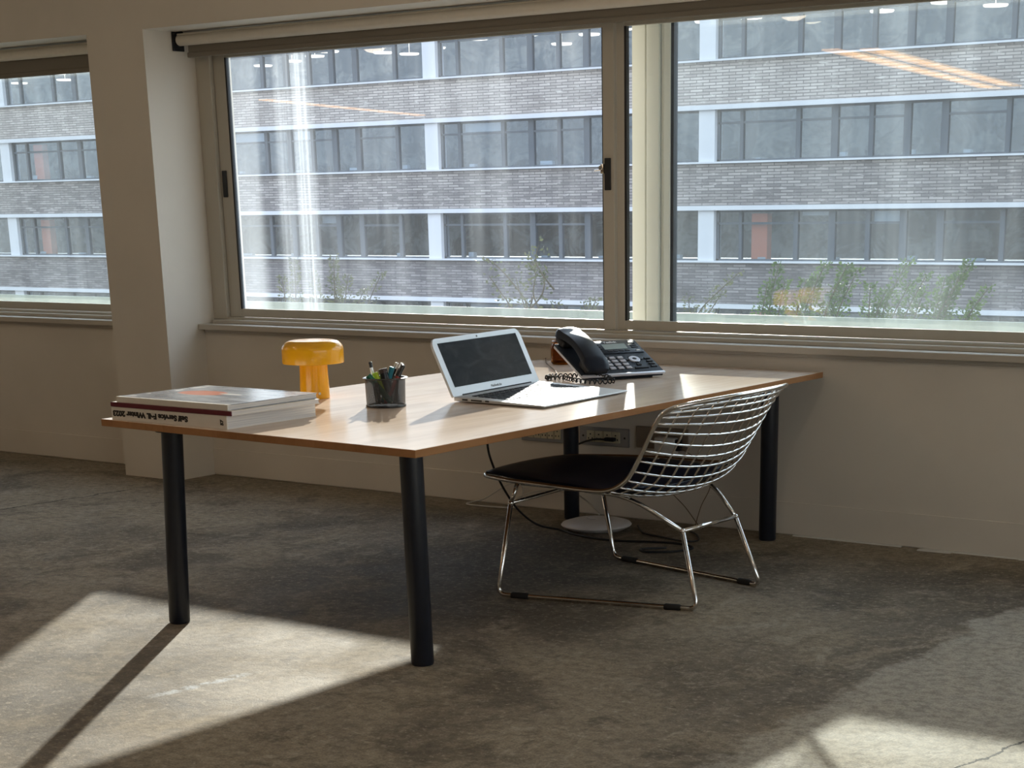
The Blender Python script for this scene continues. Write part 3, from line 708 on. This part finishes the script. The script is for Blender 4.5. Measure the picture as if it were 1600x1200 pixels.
mt = Matrix(((Pu.x, Pw.x, Pn.x, 0), (Pu.y, Pw.y, Pn.y, 0), (Pu.z, Pw.z, Pn.z, 0), (0, 0, 0, 1)))
text_mesh('Yealink', .022, 'letter_white', 'lettering', ph, Matrix.Translation(dk(.258, .283, .0045)-ph.location) @ mt, .0006)
# handset: arched bar, wider cups at both ends
hs = MB(); prof = []
NH = 26
for i in range(NH+1):
    k = i/NH; w_ = -.002+k*.345
    arch = .050+.030*math.sin(math.pi*min(1, max(0, k)))**.8
    up = arch + (.012 if k > .8 else 0)*(k-.8)/.2
    lowr = .020+.030*math.sin(math.pi*k)**1.2
    if k < .10: up *= .62+3.8*k
    if k > .94: up *= 1-2.2*(k-.94)
    hw = .060-.010*math.sin(math.pi*k)
    if k < .06: hw -= .012*(1-k/.06)
    if k > .95: hw -= .016*(k-.95)/.05
    ring = []
    for (a, b) in ((-1, 0), (-1, .55), (-.86, .86), (-.5, .99), (0, 1.04), (.5, .99), (.86, .86), (1, .55), (1, 0), (.5, -.02), (-.5, -.02)):
        ring.append(hs.bm.verts.new(dk(.068+hw*a, w_, lowr+(up-lowr)*b if b > 0 else lowr)))
    prof.append(ring)
for a, b in zip(prof, prof[1:]):
    n = len(a)
    for k in range(n): hs.bm.faces.new((a[k], a[(k+1) % n], b[(k+1) % n], b[k]))
hs.bm.faces.new(prof[0]); hs.bm.faces.new(prof[-1][::-1])
ho = hs.build('handset', 'phone_black', None, True); sub(ho, ph)
for w0, w1 in ((.004, .085), (.250, .330)):
    sub(dbox(MB(), .014, .122, w0, w1, .001, .034, .010, 3).build('cradle', 'black_plastic', None, True), ph)
# coiled cord lying on the table
cp = smoothpath([(.80, -.83, .768), (.905, -.90, H+.03), (.935, -.90, H+.014), (.88, -.965, H+.013), (.76, -.93, H+.013), (.67, -.88, H+.014), (.60, -.90, H+.013), (.58, -.83, H+.014), (.66, -.80, H+.016), (.72, -.77, H+.02)], 26)
coil = []; ph_ = 0
for i, p in enumerate(cp):
    tq = (cp[min(i+1, len(cp)-1)]-cp[max(i-1, 0)]).normalized(); a = tq.cross(Vector((0, 0, 1))).normalized(); b = a.cross(tq)
    rr = .0085 if i > 22 else .002
    coil.append(p+rr*(math.cos(i*1.05)*a+math.sin(i*1.05)*b))
sub(MB().tube(coil, .0030, 6).build('coiled_cord', 'cable_black', None, 'all'), ph)
tc_ = smoothpath([(.585, -.80, H+.004), (.40, -.56, H+.004), (.17, -.30, H+.004), (.03, -.12, H+.004), (-.02, -.048, H+.004)], 8)
tag(MB().tube(tc_, .0022, 6).build('network_cable', 'cable_tan'), 'thin tan cable running over the table from the telephone towards the window', 'cable')

# ================================================================== AMBER JAR
j = empty('candle_jar', (.205, -.215, H)); tag(j, 'small amber glass jar behind the telephone', 'jar')
rj = .062
sub(MB().lathe([(0, .001), (rj-.006, .0), (rj, .008), (rj, .080), (rj-.006, .090), (rj-.008, .096), (rj-.004, .104), (rj-.007, .106), (rj-.012, .102), (rj-.012, .094), (rj-.006, .082), (rj-.006, .012), (0, .008)], (.205, -.215, H), 40).build('glass_body', 'amber_glass', None, True), j)
sub(MB().lathe([(0, .0085), (rj-.0075, .0085), (rj-.0075, .022), (0, .022)], (.205, -.215, H), 32).build('wax', 'pen_brown', None, True), j)

# ================================================================== MUSHROOM LAMP
lm = empty('table_lamp', (.165, -1.875, H)); tag(lm, 'glossy yellow mushroom shaped table lamp behind the stack of magazines', 'lamp')
Rs = .1215
st = [(0, 0), (.0575, 0), (.0590, .002), (.0588, .010), (.0560, .09), (.0550, .150), (.0550, .160), (0, .160)]
sub(MB().lathe(st, (.165, -1.875, H), 48).build('stem', 'yellow_gloss', None, True), lm)
sh = [(.050, .140), (Rs-.006, .136), (Rs-.001, .137), (Rs, .142), (Rs, .188)]
for k in range(1, 11):
    an = math.radians(9*k); sh.append((Rs-.046+.046*math.cos(an), .188+.0365*math.sin(an)))
sh += [(.03, .2252), (0, .2254)]
sub(MB().lathe(sh, (.165, -1.875, H), 64).build('lamp_shade', 'yellow_gloss', None, True), lm)
sub(MB().lathe([(0, 0), (.005, 0), (.005, .003), (0, .003)], (.165+.05, -1.875-.027, H+.022), 12, (.88, -.47, 0)).build('switch', 'cream_metal', None), lm)

# ================================================================== PEN POT
CX, CY = .612, -1.965
pp = empty('pen_pot', (CX, CY, H)); tag(pp, 'round black wire mesh pot full of pens between lamp and laptop', 'pen holder')
RB, RT, HP = .0735, .0765, .105
sub(MB().lathe([(RB, .006), (RT, HP)], (CX, CY, H), 48).build('mesh_wall', 'wire_mesh', None, 'all'), pp)
sub(MB().lathe([(0, 0), (RB+.001, 0), (RB+.003, .003), (RB+.002, .008), (RB-.003, .008), (RB-.003, .003), (0, .003)], (CX, CY, H), 48).build('bottom', 'pen_black', None, True), pp)
sub(MB().lathe([(RT-.003, HP-.002), (RT+.007, HP-.001), (RT+.008, HP+.002), (RT+.004, HP+.004), (RT-.003, HP+.003)], (CX, CY, H), 48).build('rim', 'pen_black', None, True), pp)
def pen(x, y, x2, y2, z2, r, body, tip, name, label, cat, clip=None, tipk=.86):
    a = Vector((CX+x, CY+y, H+.0045+r)); b = Vector((CX+x2, CY+y2, H+z2)); root = empty(name, a)
    f = lambda k: a.lerp(b, k)
    sub(MB().tube([f(0), f(.04), f(tipk)], [r*.4, r, r], 12).build('barrel', body, None, True), root)
    sub(MB().tube([f(tipk), f(.99), f(1)], [r*1.05, r*1.05, r*.75], 12).build('cap', tip, None, True), root)
    if clip:
        d = (b-a).normalized(); sx = d.cross(Vector((.84, .54, 0))).normalized()
        off = Vector((.84, -.54, 0)).normalized()*-0 + sx*(r*1.4)
        sub(MB().tube([f(.70)+off, f(.985)+off, f(1.0)+off*.3], r*.32, 8).build('clip', clip, None, True), root)
    tag(root, label, cat, 'pens in the wire pot'); return root
# right-hand direction in the picture is about (.82,.58)
def PR(r_, f_): return (.82*r_+.58*f_*-1*-1*0+(-.57)*f_, .57*r_+.82*f_)
def mk(r0, f0, r1, f1, z2, *a, **k):
    x, y = PR(r0, f0); x2, y2 = PR(r1, f1); return pen(x, y, x2, y2, z2, *a, **k)
mk(-.030, .03, -.058, .040, .162, .0065, 'pen_silver', 'pen_black', 'ballpoint_pen', 'slim silver and black pen leaning left at the back of the pot', 'pen', 'pen_silver')
mk(.025, -.035, -.060, -.030, .119, .0115, 'pen_green', 'pen_green', 'felt_pen', 'thick dark green pen slanting across the front of the pot', 'pen', None, .80)
mk(.010, -.020, -.036, -.006, .126, .0100, 'pen_lime', 'pen_lime', 'highlighter', 'lime yellow highlighter beside the thick green pen', 'pen', None, .85)
mk(.02, -.01, -.008, .000, .140, .0165, 'pen_black', 'pen_brown', 'marker_pen', 'fat black marker with flat pale end in the middle of the pot', 'marker')
mk(-.012, .01, .028, .010, .145, .0100, 'pen_teal', 'pen_teal', 'gel_pen', 'teal capped pen standing right of the fat black marker', 'pen', 'pen_teal')
mk(-.02, .02, .046, .030, .158, .0075, 'pen_black', 'pen_silver', 'pocket_pen', 'black pen with looped silver clip behind the teal pen', 'pen', 'pen_silver')
mk(-.005, .035, .064, .045, .155, .0075, 'pen_brown', 'pen_silver', 'clip_pen', 'brown pen with silver end leaning right at the back of the pot', 'pen', 'pen_silver')
for q, (r0, f0, r1, f1, z2, bd) in enumerate([(-.03, .0, -.045, .015, .100, 'pen_black'), (.03, .02, .01, .045, .098, 'pen_black'), (.035, -.01, .045, .0, .100, 'pen_brown'), (-.02, -.04, -.03, -.045, .092, 'pen_black'), (.045, .02, .035, .04, .096, 'pen_silver')]):
    mk(r0, f0, r1, f1, z2, .0085, bd, 'pen_black', 'short_pen', ['short black pen sunk in the left of the pot', 'short black pen sunk at the back of the pot', 'short brown pen sunk in the right of the pot', 'short black pen sunk at the front of the pot', 'short silver pen sunk at the right back of the pot'][q], 'pen')
mk(.0, -.03, .070, .018, .150, .0085, 'pen_red', 'pen_black', 'roller_pen', 'dark red pen with black cap leaning far right over the rim', 'pen', None, .7)

# ================================================================== MAGAZINES
dS = Vector((.598, -.010, 0)).normalized(); angB = math.atan2(-.010, .598)
def book(name, x, y, z, L, D, T, spine, covm, label, over=0.0, rz=angB):
    """spine runs along local x at y = 0; fore edge at y = D"""
    r = empty(name, (x, y, z), rz)
    b = MB().box((.003, .004, .002), (L-.002, D-.003, T-.002)).build('page_block', 'page_block', r)
    sp = MB().box((-over, -.001, 0), (L+over, .004, T), .0015).build('spine', spine, r)
    cv = MB().box((0, .002, T-.002), (L, D, T)).box((0, .002, 0), (L, D, .002))
    cv = cv.build('cover', covm, r)
    tag(r, label, 'magazine'); return r
z = H
b1 = book('magazine', -.014, -2.757, z, .598, .44, .046, 'spine_white', 'spine_white', 'thick white magazine with black spine lettering at the bottom of the stack')
mt = Matrix(((-1, 0, 0, 0), (0, 0, -1, 0), (0, -1, 0, 0), (0, 0, 0, 1)))
text_mesh('Self Service Fall. Winter 2023', .0285, 'letter_black', 'spine_lettering', b1, Matrix.Translation((.205, -.0014, .0245)) @ mt @ Matrix.Diagonal((1.16, .92, 1, 1)), .0017)
# rotated: number reads bottom to top
mt2 = Matrix(((0, -1, 0, 0), (0, 0, -1, 0), (1, 0, 0, 0), (0, 0, 0, 1)))
text_mesh('57', .019, 'letter_black', 'issue_number', b1, Matrix.Translation((.574, -.0014, .022)) @ mt2, .0012)
z += .0465
b2 = book('magazine', -.008, -2.759, z, .612, .44, .0165, 'maroon', 'spine_white', 'thin magazine with maroon spine in the middle of the stack', .006)
z += .0170
b3 = book('magazine', .012, -2.752, z, .575, .44, .0195, 'spine_white', 'magazine_cover', 'magazine with grey cover and orange picture on top of the stack')

# ================================================================== SOCKETS AND CABLES UNDER THE TABLE
def socket(name, x0, x1, z0, z1, plate, label, mods, cat='socket'):
    r = empty(name, ((x0+x1)/2, 0, z0)); yf = -.012
    sub(MB().box((x0, yf, z0), (x1, 0, z1), .003).build('plate', plate, None), r)
    if mods:
        n = mods; wd = (x1-x0-.09)/n
        for k in range(n):
            a = x0+.045+wd*k
            m = MB().box((a+.002, yf-.008, z0+.018), (a+wd-.002, yf+.002, z1-.016), .002)
            mo = sub(m.build('module', 'cream_plastic', None), r)
            h = MB().box((a+wd*.42, yf-.0085, z1-.036), (a+wd*.58, yf-.007, z1-.030)).box((a+wd*.22, yf-.0085, z0+.030), (a+wd*.34, yf-.007, z0+.038)).box((a+wd*.66, yf-.0085, z0+.030), (a+wd*.78, yf-.007, z0+.038))
            ho = h.build('pin_holes', 'gasket', None); ho.parent = mo; ho.location = Vector(ho.location)-Vector(r.location)-Vector(mo.location)+Vector((0, 0, 0))
            mo_l = mo.location
        for xx in (x0+.022, x1-.022): sub(MB().lathe([(0, 0), (.005, 0), (.005, .002), (0, .002)], (xx, yf, (z0+z1)/2), 10, (0, -1, 0)).build('screw', 'gasket', None), r)
    tag(r, label, cat); return r
socket('wall_socket', -.205, .085, .335, .425, 'steel_plate', 'steel socket plate half hidden by the tabletop left of the far table leg', 5)
socket('wall_socket', .148, .432, .338, .425, 'steel_plate', 'steel socket plate with cream outlets right of the far table leg', 4)
socket('wall_socket', .475, .760, .343, .445, 'brown_plate', 'dull brown socket plate behind the wire chair back', 0)
ad = empty('plug_adapter', (.66, -.03, .345)); tag(ad, 'white plug adapter in the brown socket plate', 'adapter')
sub(MB().box((.605, -.060, .325), (.712, -.0125, .405), .006).build('housing', 'adapter_white', None, True), ad)
sub(MB().box((.712, -.050, .345), (.735, -.0125, .400), .006).build('black_plug', 'black_plastic', None, True), ad)
pl = empty('power_plug', (.345, -.03, .37)); tag(pl, 'black plug with lead in the steel socket plate', 'plug')
sub(MB().box((.315, -.050, .366), (.368, -.0205, .384), .004).build('plug_body', 'black_plastic', None, True), pl)
sub(MB().tube(smoothpath([(.318, -.045, .374), (.26, -.05, .372), (.19, -.055, .352), (.148, -.06, .325), (.135, -.062, .26), (.11, -.07, .15), (.14, -.10, .05), (.168, -.11, .006)], 8), .0048, 8).build('lead', 'cable_black', None, 'all'), pl)
cable = smoothpath([(.345, -1.0, H-TT-.001), (.365, -1.0, .62), (.345, -1.0, .47), (.345, -.96, .36), (.33, -.86, .24), (.30, -.72, .13), (.30, -.58, .045), (.345, -.47, .008), (.50, -.535, .006), (.70, -.555, .006), (.86, -.50, .006), (.99, -.47, .006), (1.10, -.52, .006), (1.08, -.62, .006), (.98, -.70, .006), (.92, -.66, .006), (1.0, -.58, .006)], 8)
tag(MB().tube(cable, .0050, 8).build('power_cable', 'cable_black'), 'long black cable hanging from the table and coiling on the floor', 'cable')
cable = smoothpath([(.60, -.19, .006), (.72, -.33, .006), (.84, -.37, .006), (.98, -.42, .008), (1.03, -.36, .006), (.93, -.22, .006), (.80, -.14, .006)], 8)
tag(MB().tube(cable, .0042, 8).build('floor_cable', 'cable_black'), 'black cable lying flat behind the white disc', 'cable')
# white round router
ro = empty('router', (.455, -.325, 0)); tag(ro, 'flat round white disc shaped router on the floor under the table', 'router')
sub(MB().lathe([(0, .0), (.130, .0), (.160, .016), (.166, .022), (.160, .030), (.12, .042), (.06, .050), (0, .052)], (.455, -.325, 0), 56).build('shell', 'white_plastic', None, True), ro)
sub(MB().tube([Vector((.455+.045*math.cos(a), -.325+.045*math.sin(a), .0515)) for a in [math.radians(150+10*k) for k in range(16)]], .0018, 6).build('groove', 'key_grey', None, 'all'), ro)
cable = smoothpath([(.42, -.25, .054), (.30, -.16, .085), (.16, -.075, .105), (.03, -.05, .10), (-.08, -.045, .095), (-.19, -.05, .06), (-.24, -.06, .012), (-.20, -.075, .006), (-.30, -.11, .006), (-.44, -.12, .006), (-.50, -.09, .006), (-.42, -.05, .03), (-.33, -.03, .085), (-.25, -.028, .12), (-.19, -.03, .10), (-.20, -.04, .04), (-.26, -.05, .006)], 8)
tag(MB().tube(cable, .0040, 8).build('white_cable', 'cable_white'), 'white cable looping from the disc router along the foot of the wall', 'cable')
cable = smoothpath([(.655, -.035, .322), (.65, -.04, .25), (.68, -.05, .17), (.78, -.06, .09), (.86, -.08, .02), (.90, -.10, .006)], 8)
tag(MB().tube(cable, .0022, 6).build('thin_cable', 'cable_tan'), 'thin grey cable hanging from the white adapter to the floor', 'cable')
cable = smoothpath([(.735, -.035, .36), (.86, -.03, .29), (.90, -.035, .20), (.86, -.05, .10), (.84, -.07, .006)], 8)
tag(MB().tube(cable, .0022, 6).build('thin_cable', 'cable_tan'), 'thin grey cable hanging from the black plug beside the adapter', 'cable')

# ================================================================== LINEAR LAMPS OF THE ROOM (seen mirrored in the panes)
def strip(a, b, z, label):
    a = Vector((*a, z)); b = Vector((*b, z)); r = empty('strip_lamp', (a+b)/2)
    d = (b-a).normalized(); s = Vector((-d.y, d.x, 0))*.085; u = Vector((0, 0, .06))
    sub(MB().hexa([a-s, b-s, b+s, a+s, a-s+u, b-s+u, b+s+u, a+s+u]).build('housing', 'white_plastic', None), r)
    e = Vector((0, 0, -.012)); s2 = s*.8
    sub(MB().hexa([a-s2+e, b-s2+e, b+s2+e, a+s2+e, a-s2, b-s2, b+s2, a+s2]).build('diffuser', 'tube_glow', None), r)
    for p in (a.lerp(b, .15), a.lerp(b, .85)): sub(MB().tube([p+u, (p.x, p.y, ZC-.003)], .006, 6).build('rod', 'chrome', None), r)
    tag(r, label, 'lamp', 'warm strip lamps under the ceiling')
strip((-1.969, -6.41), (-3.20, -12.7), 2.6, 'warm linear lamp hanging under the ceiling, nearer the desk')
strip((-1.72, -6.6), (-2.85, -12.4), 2.6, 'warm linear lamp hanging under the ceiling, beside its twin')
strip((-9.943, -8.1), (-11.35, -12.6), 2.6, 'warm linear lamp hanging under the ceiling at the far left')

emit('fill_glow', (1.0, .80, .60), 8.5)  # unseen globes added as warm fill light for the room
for i, (x, y) in enumerate([(x, y) for y in (-3.3, -4.9) for x in (-9.5, -5.5, -1.5, 2.5, 6.5)]):
    r = empty('fill_globe', (x, y, ZC-.002))
    sub(MB().lathe([(0, 0)]+[(.15*math.sin(math.radians(12*k)), .15-.15*math.cos(math.radians(12*k))) for k in range(1, 15)]+[(0, .30)], (x, y, ZC-.42), 28).build('globe', 'fill_glow', None, True), r)
    sub(MB().tube([(x, y, ZC-.12), (x, y, ZC-.02)], .008, 8).lathe([(0, 0), (.05, 0), (.05, .02), (0, .02)], (x, y, ZC-.023), 20).build('stem', 'chrome', None, True), r)
    tag(r, 'added warm fill light, an unseen glowing globe under the office ceiling', 'lamp', 'added fill globes under the ceiling')

# ================================================================== OUTSIDE
struct(MB().box((-60, WT+.02, -8.2), (30, 60, -8)).build('ground', 'asphalt'))
struct(MB().box((XL-.2, WT+.005, -.15), (XR+.2, WT+.015, .10)).box((XL-.2, .0, -8), (XR+.2, WT+.015, -.16)).build('wall_outer', 'exterior_wall'))
struct(MB().box((XL-.2, .0, ZC+.16), (XR+.2, WT+.015, 7.4)).build('wall_upper', 'exterior_wall'))
struct(MB().box((-14, WT+.02, .10), (8, 3.0, .30)).build('terrace', 'terrace_grey'))
pr = empty('parapet', (-3, 1.5, .30)); tag(pr, 'frosted pale green glass parapet outside along the windows', 'parapet')
sub(MB().box((-14, 1.49, .30), (8, 1.505, .862), .002).build('glass_panel', 'frosted_glass', None), pr)
tr_ = empty('planter', (-1.4, 2.2, .30)); tag(tr_, 'long planting trough behind the frosted parapet', 'planter')
sub(MB().box((-6.2, 1.95, .30), (3.0, 1.98, .72)).box((-6.2, 2.42, .30), (3.0, 2.45, .72)).box((-6.2, 1.98, .30), (-6.17, 2.42, .72)).box((2.97, 1.98, .30), (3.0, 2.42, .72)).build('trough', 'terrace_grey', None), tr_)
sub(MB().box((-6.17, 1.98, .31), (2.97, 2.42, .69)).build('soil', 'soil', None), tr_)

def leaf(mb, p, d, size):
    d = d.normalized(); s = d.cross(Vector((random.uniform(-.5, .5), -1, random.uniform(-.5, .5)))).normalized()
    a = p; b = p+d*size*.5+s*size*.30; c_ = p+d*size; e = p+d*size*.5-s*size*.30
    mb.quad(a, b, c_, e)
def shrub(x, shoots, label, mat='leaf_green', group=None, dens=1.9, lsz=.019, y=2.2, bare=0.0):
    r = empty('shrub', (x, y, .69)); st = MB(); fo = MB()
    for (x0, x1, z1) in shoots:
        yj = y+random.uniform(-.08, .08)
        pts = smoothpath([(x0, yj, .69), (x0+(x1-x0)*.30, yj+random.uniform(-.02, .02), .69+(z1-.69)*.45), (x1, yj+random.uniform(-.03, .03), z1)], 8)
        st.tube(pts, [.006-.004*i/(len(pts)-1) for i in range(len(pts))], 5)
        n = int(150*dens*(z1-.69)/.3)
        for k in range(n):
            t_ = random.uniform(.05+bare, 1); i = min(int(t_*(len(pts)-1)), len(pts)-2); q = pts[i].lerp(pts[i+1], t_*(len(pts)-1)-i)
            wid = (.060 if t_ < .6 else .034)*random.random()**.6
            an = random.uniform(0, 2*math.pi); off = Vector((math.cos(an), math.sin(an)*.8, random.uniform(-.4, .6)))
            leaf(fo, q+off*wid, off+Vector((.1, 0, .3)), lsz*random.uniform(.6, 1.3))
    sub(st.build('stem', 'bark', None, 'all'), r); sub(fo.build('foliage', mat, None), r)
    tag(r, label, 'shrub', group); return r
G = 'green shrubs beyond the right pane'
shrub(.01, [(-.02, .035, 1.10), (-.05, .0, 1.0), (.05, .10, 1.01)], 'leftmost green shrub beyond the right pane, a single short upright shoot', group=G)
shrub(.20, [(.15, .31, 1.105), (.13, .20, 1.01), (.19, .25, 1.03)], 'green shrub with one tall shoot, second from the left beyond the right pane', group=G)
shrub(.42, [(.34, .50, 1.105), (.40, .56, 1.075), (.36, .44, 1.0)], 'green shrub with two arching shoots left of the tallest one', group=G)
shrub(.70, [(.64, .81, 1.125), (.60, .63, 1.0), (.68, .84, 1.01), (.62, .70, .96)], 'green shrub with the tallest upright shoot beyond the right pane', group=G)
shrub(.90, [(.82, .97, 1.055), (.84, .93, .96)], 'low green shrub with one leaning shoot right of the tallest', group=G)
shrub(1.05, [(.97, 1.07, 1.04), (1.0, 1.20, 1.115), (1.04, 1.16, 1.05), (.98, 1.12, .97)], 'dense green shrub with leaning shoots near the right end of the row', group=G)
shrub(1.24, [(1.14, 1.33, .99), (1.15, 1.25, .90)], 'rightmost green shrub, a thin shoot leaning far right', group=G)
G = 'dull shrubs beyond the left pane'
shrub(-3.72, [(-3.85, -3.90, .99), (-3.75, -3.70, 1.10), (-3.6, -3.62, 1.02)], 'hazy grey green shrub at the far left of the large window', 'leaf_dull', G, 1.3)
shrub(-3.36, [(-3.42, -3.39, 1.12), (-3.35, -3.30, 1.0), (-3.45, -3.47, .98)], 'grey green conical shrub in front of the pale reflection painted on the pane', 'leaf_dull', G, 1.5)
shrub(-3.12, [(-3.18, -2.99, 1.02), (-3.22, -3.1, .92)], 'grey green shrub with a long shoot leaning right beyond the left pane', 'leaf_dull', G, 1.0)
shrub(-1.32, [(-1.48, -1.52, .86), (-1.35, -1.25, .88), (-1.2, -1.08, .86), (-1.28, -1.30, .87)], 'low straggling shrub beyond the pane beside the window latch bar', 'leaf_dull', G, 1.0)
shrub(-.46, [(-.55, -.22, 1.05), (-.5, -.40, .92), (-.6, -.62, .90)], 'dull spindly shrub just right of the outer window bar', 'leaf_dull', G, .8)
# bare branched sapling
bt = empty('sapling', (-1.72, 2.2, .69)); tag(bt, 'bare branched sapling with few leaves beyond the middle of the left pane', 'sapling')
bm_ = MB(); fl_ = MB()
main = [[(-1.76, .69), (-1.72, .80), (-1.62, .90), (-1.60, 1.0), (-1.66, 1.10), (-1.64, 1.20)], [(-1.78, .69), (-1.76, .84), (-1.88, .98), (-2.0, 1.08), (-2.10, 1.13)],
        [(-1.95, .69), (-1.92, .82), (-2.0, .92), (-2.08, 1.01)], [(-1.70, .80), (-1.75, .90), (-1.73, 1.02), (-1.76, 1.12)], [(-1.61, .93), (-1.68, 1.0), (-1.74, 1.08)], [(-1.80, .88), (-1.84, .78), (-1.9, .90), (-1.93, 1.0)]]
for k, br in enumerate(main):
    pts = smoothpath([(x, 2.2+.03*k-.06, z_) for x, z_ in br], 6)
    bm_.tube(pts, [.0075-.005*i/(len(pts)-1) for i in range(len(pts))], 6)
    for _ in range(42):
        q = random.choice(pts[6:]); leaf(fl_, q+Vector((random.uniform(-.06, .06), random.uniform(-.06, .06), random.uniform(-.05, .05))), Vector((random.uniform(-1, 1), random.uniform(-1, 1), random.uniform(-.6, .6))), .030)
sub(bm_.build('branches', 'bark', None, 'all'), bt); sub(fl_.build('foliage', 'leaf_dull', None), bt)

# ---------------------------------------------------------------- office building across the street
BY = 38.0
ob = empty('office_building', (-27, BY, -8)); tag(ob, 'long brick office building with white ledges and grey window bands across the street', 'building')
def bput(mb, name, mat, parent=None):
    o = mb.build(name, mat, None)
    if parent is None: sub(o, ob)
    else: o.parent = parent; o.location = Vector(o.location)-Vector(ob.location)-Vector(parent.location)
    return o
BX0, BX1 = -66.0, 6.0
ST = 2.72; sills = [-3.03, -.31, 2.38, 5.07, 7.79]      # top of the thin white sill of each storey
heads = [-1.63, 1.07, 3.76, 6.46]
piersx = [-62.9, -52.5, -41.65, -31.68, -21.69, -11.3, -.9]
mp = [.62, 1.06, 2.83, 3.94, 5.02, 6.06, 7.12, 8.85]
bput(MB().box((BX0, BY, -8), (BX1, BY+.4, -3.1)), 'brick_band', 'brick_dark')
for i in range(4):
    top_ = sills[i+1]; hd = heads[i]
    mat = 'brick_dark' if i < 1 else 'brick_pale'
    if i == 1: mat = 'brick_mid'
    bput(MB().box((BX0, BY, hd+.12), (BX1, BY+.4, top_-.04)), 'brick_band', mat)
    bput(MB().box((BX0, BY-.10, hd), (BX1, BY+.4, hd+.125)), 'ledge', 'white_ledge')
for i in range(5):
    bput(MB().box((BX0, BY-.12, sills[i]-.05), (BX1, BY+.5, sills[i])), 'sill_band', 'white_ledge')
    bput(MB().box((BX0, BY+.4, sills[i]-.28), (BX1, BY+6, sills[i]-.05)), 'floor_slab', 'interior_ceiling')
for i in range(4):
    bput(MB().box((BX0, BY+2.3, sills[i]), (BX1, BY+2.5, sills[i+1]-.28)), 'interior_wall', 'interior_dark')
    for p in piersx:
        bput(MB().box((p-.26, BY-.02, sills[i]), (p+.26, BY+.4, heads[i])), 'pier', 'white_ledge')
random.seed(11)
for i in range(4):
    for pi in range(len(piersx)-1):
        a, b = piersx[pi]+.26, piersx[pi+1]-.26; p0 = piersx[pi]; z0_, z1_ = sills[i], heads[i]
        f = MB(); f.box((a, BY+.12, z0_), (b, BY+.20, z0_+.05)).box((a, BY+.12, z1_-.06), (b, BY+.20, z1_)).box((a, BY+.12, z0_), (a+.09, BY+.20, z1_)).box((b-.09, BY+.12, z0_), (b, BY+.20, z1_))
        k = (b-a+.52)/10.43
        for n_, m_ in enumerate(mp):
            if n_ == 0: continue
            wd = .13 if n_ in (2, 4, 7) else .20
            if n_ == 1: wd = .10
            xx = p0+m_*k; f.box((xx-wd/2, BY+.10, z0_), (xx+wd/2, BY+.22, z1_))
        zt_ = z1_-.36
        for (u0, u1) in ((.3, 2.83), (2.83, 3.94), (3.94, 6.06), (7.12, 8.85)):
            f.box((p0+u0*k, BY+.12, zt_-.03), (p0+u1*k, BY+.20, zt_+.03))
        fo = bput(f, 'window_frame', 'mullion_grey')
        bput(MB().box((a+.05, BY+.155, z0_+.02), (b-.05, BY+.165, z1_-.02)), 'pane', 'far_glass', fo)
        # ceiling lamps in the rooms
        if i == 3:
            for q in range(7):
                cx_ = a+.8+1.35*q+random.uniform(-.3, .3); cy_ = BY+.7+random.choice((0, .6, 1.2)); zl = heads[i]-random.uniform(.20, .55)
                bput(MB().lathe([(0, 0), (.30, 0), (.32, .03), (.32, .05), (.01, .06), (.01, sills[i+1]-.29-zl), (0, sills[i+1]-.29-zl)], (cx_, cy_, zl), 20), 'ceiling_lamp', 'far_lamp', fo)
        if i == 2 and pi in (3,):
            pass
        # roller blinds half drawn in some panes
        for n_ in range(1, len(mp)-1):
            if random.random() < (.25 if i in (1, 2) else .12):
                hh = random.uniform(.15, .5)
                bput(MB().box((p0+mp[n_]*k+.10, BY+.30, z1_-hh), (p0+mp[n_+1]*k-.10, BY+.32, z1_)), 'shade', 'interior_blind', fo)
        if (i, pi) in ((2, 1), (1, 1), (1, 4), (0, 4)):
            bput(MB().box((p0+1.35, BY+.24, z0_), (p0+1.85, BY+.5, z1_-.1)), 'orange_column', 'interior_orange', fo)
        if i in (1, 2):
            for q in range(4):
                cx_ = a+1.2+2.2*q+random.uniform(-.5, .5)
                bput(MB().box((cx_, BY+.24, z0_), (cx_+random.uniform(.15, .5), BY+.4, z0_+random.uniform(.08, .2))), 'office_clutter', 'interior_blind', fo)
bput(MB().box((BX0, BY+.0, 7.79), (BX1, BY+6, 8.0)), 'roof', 'white_ledge')
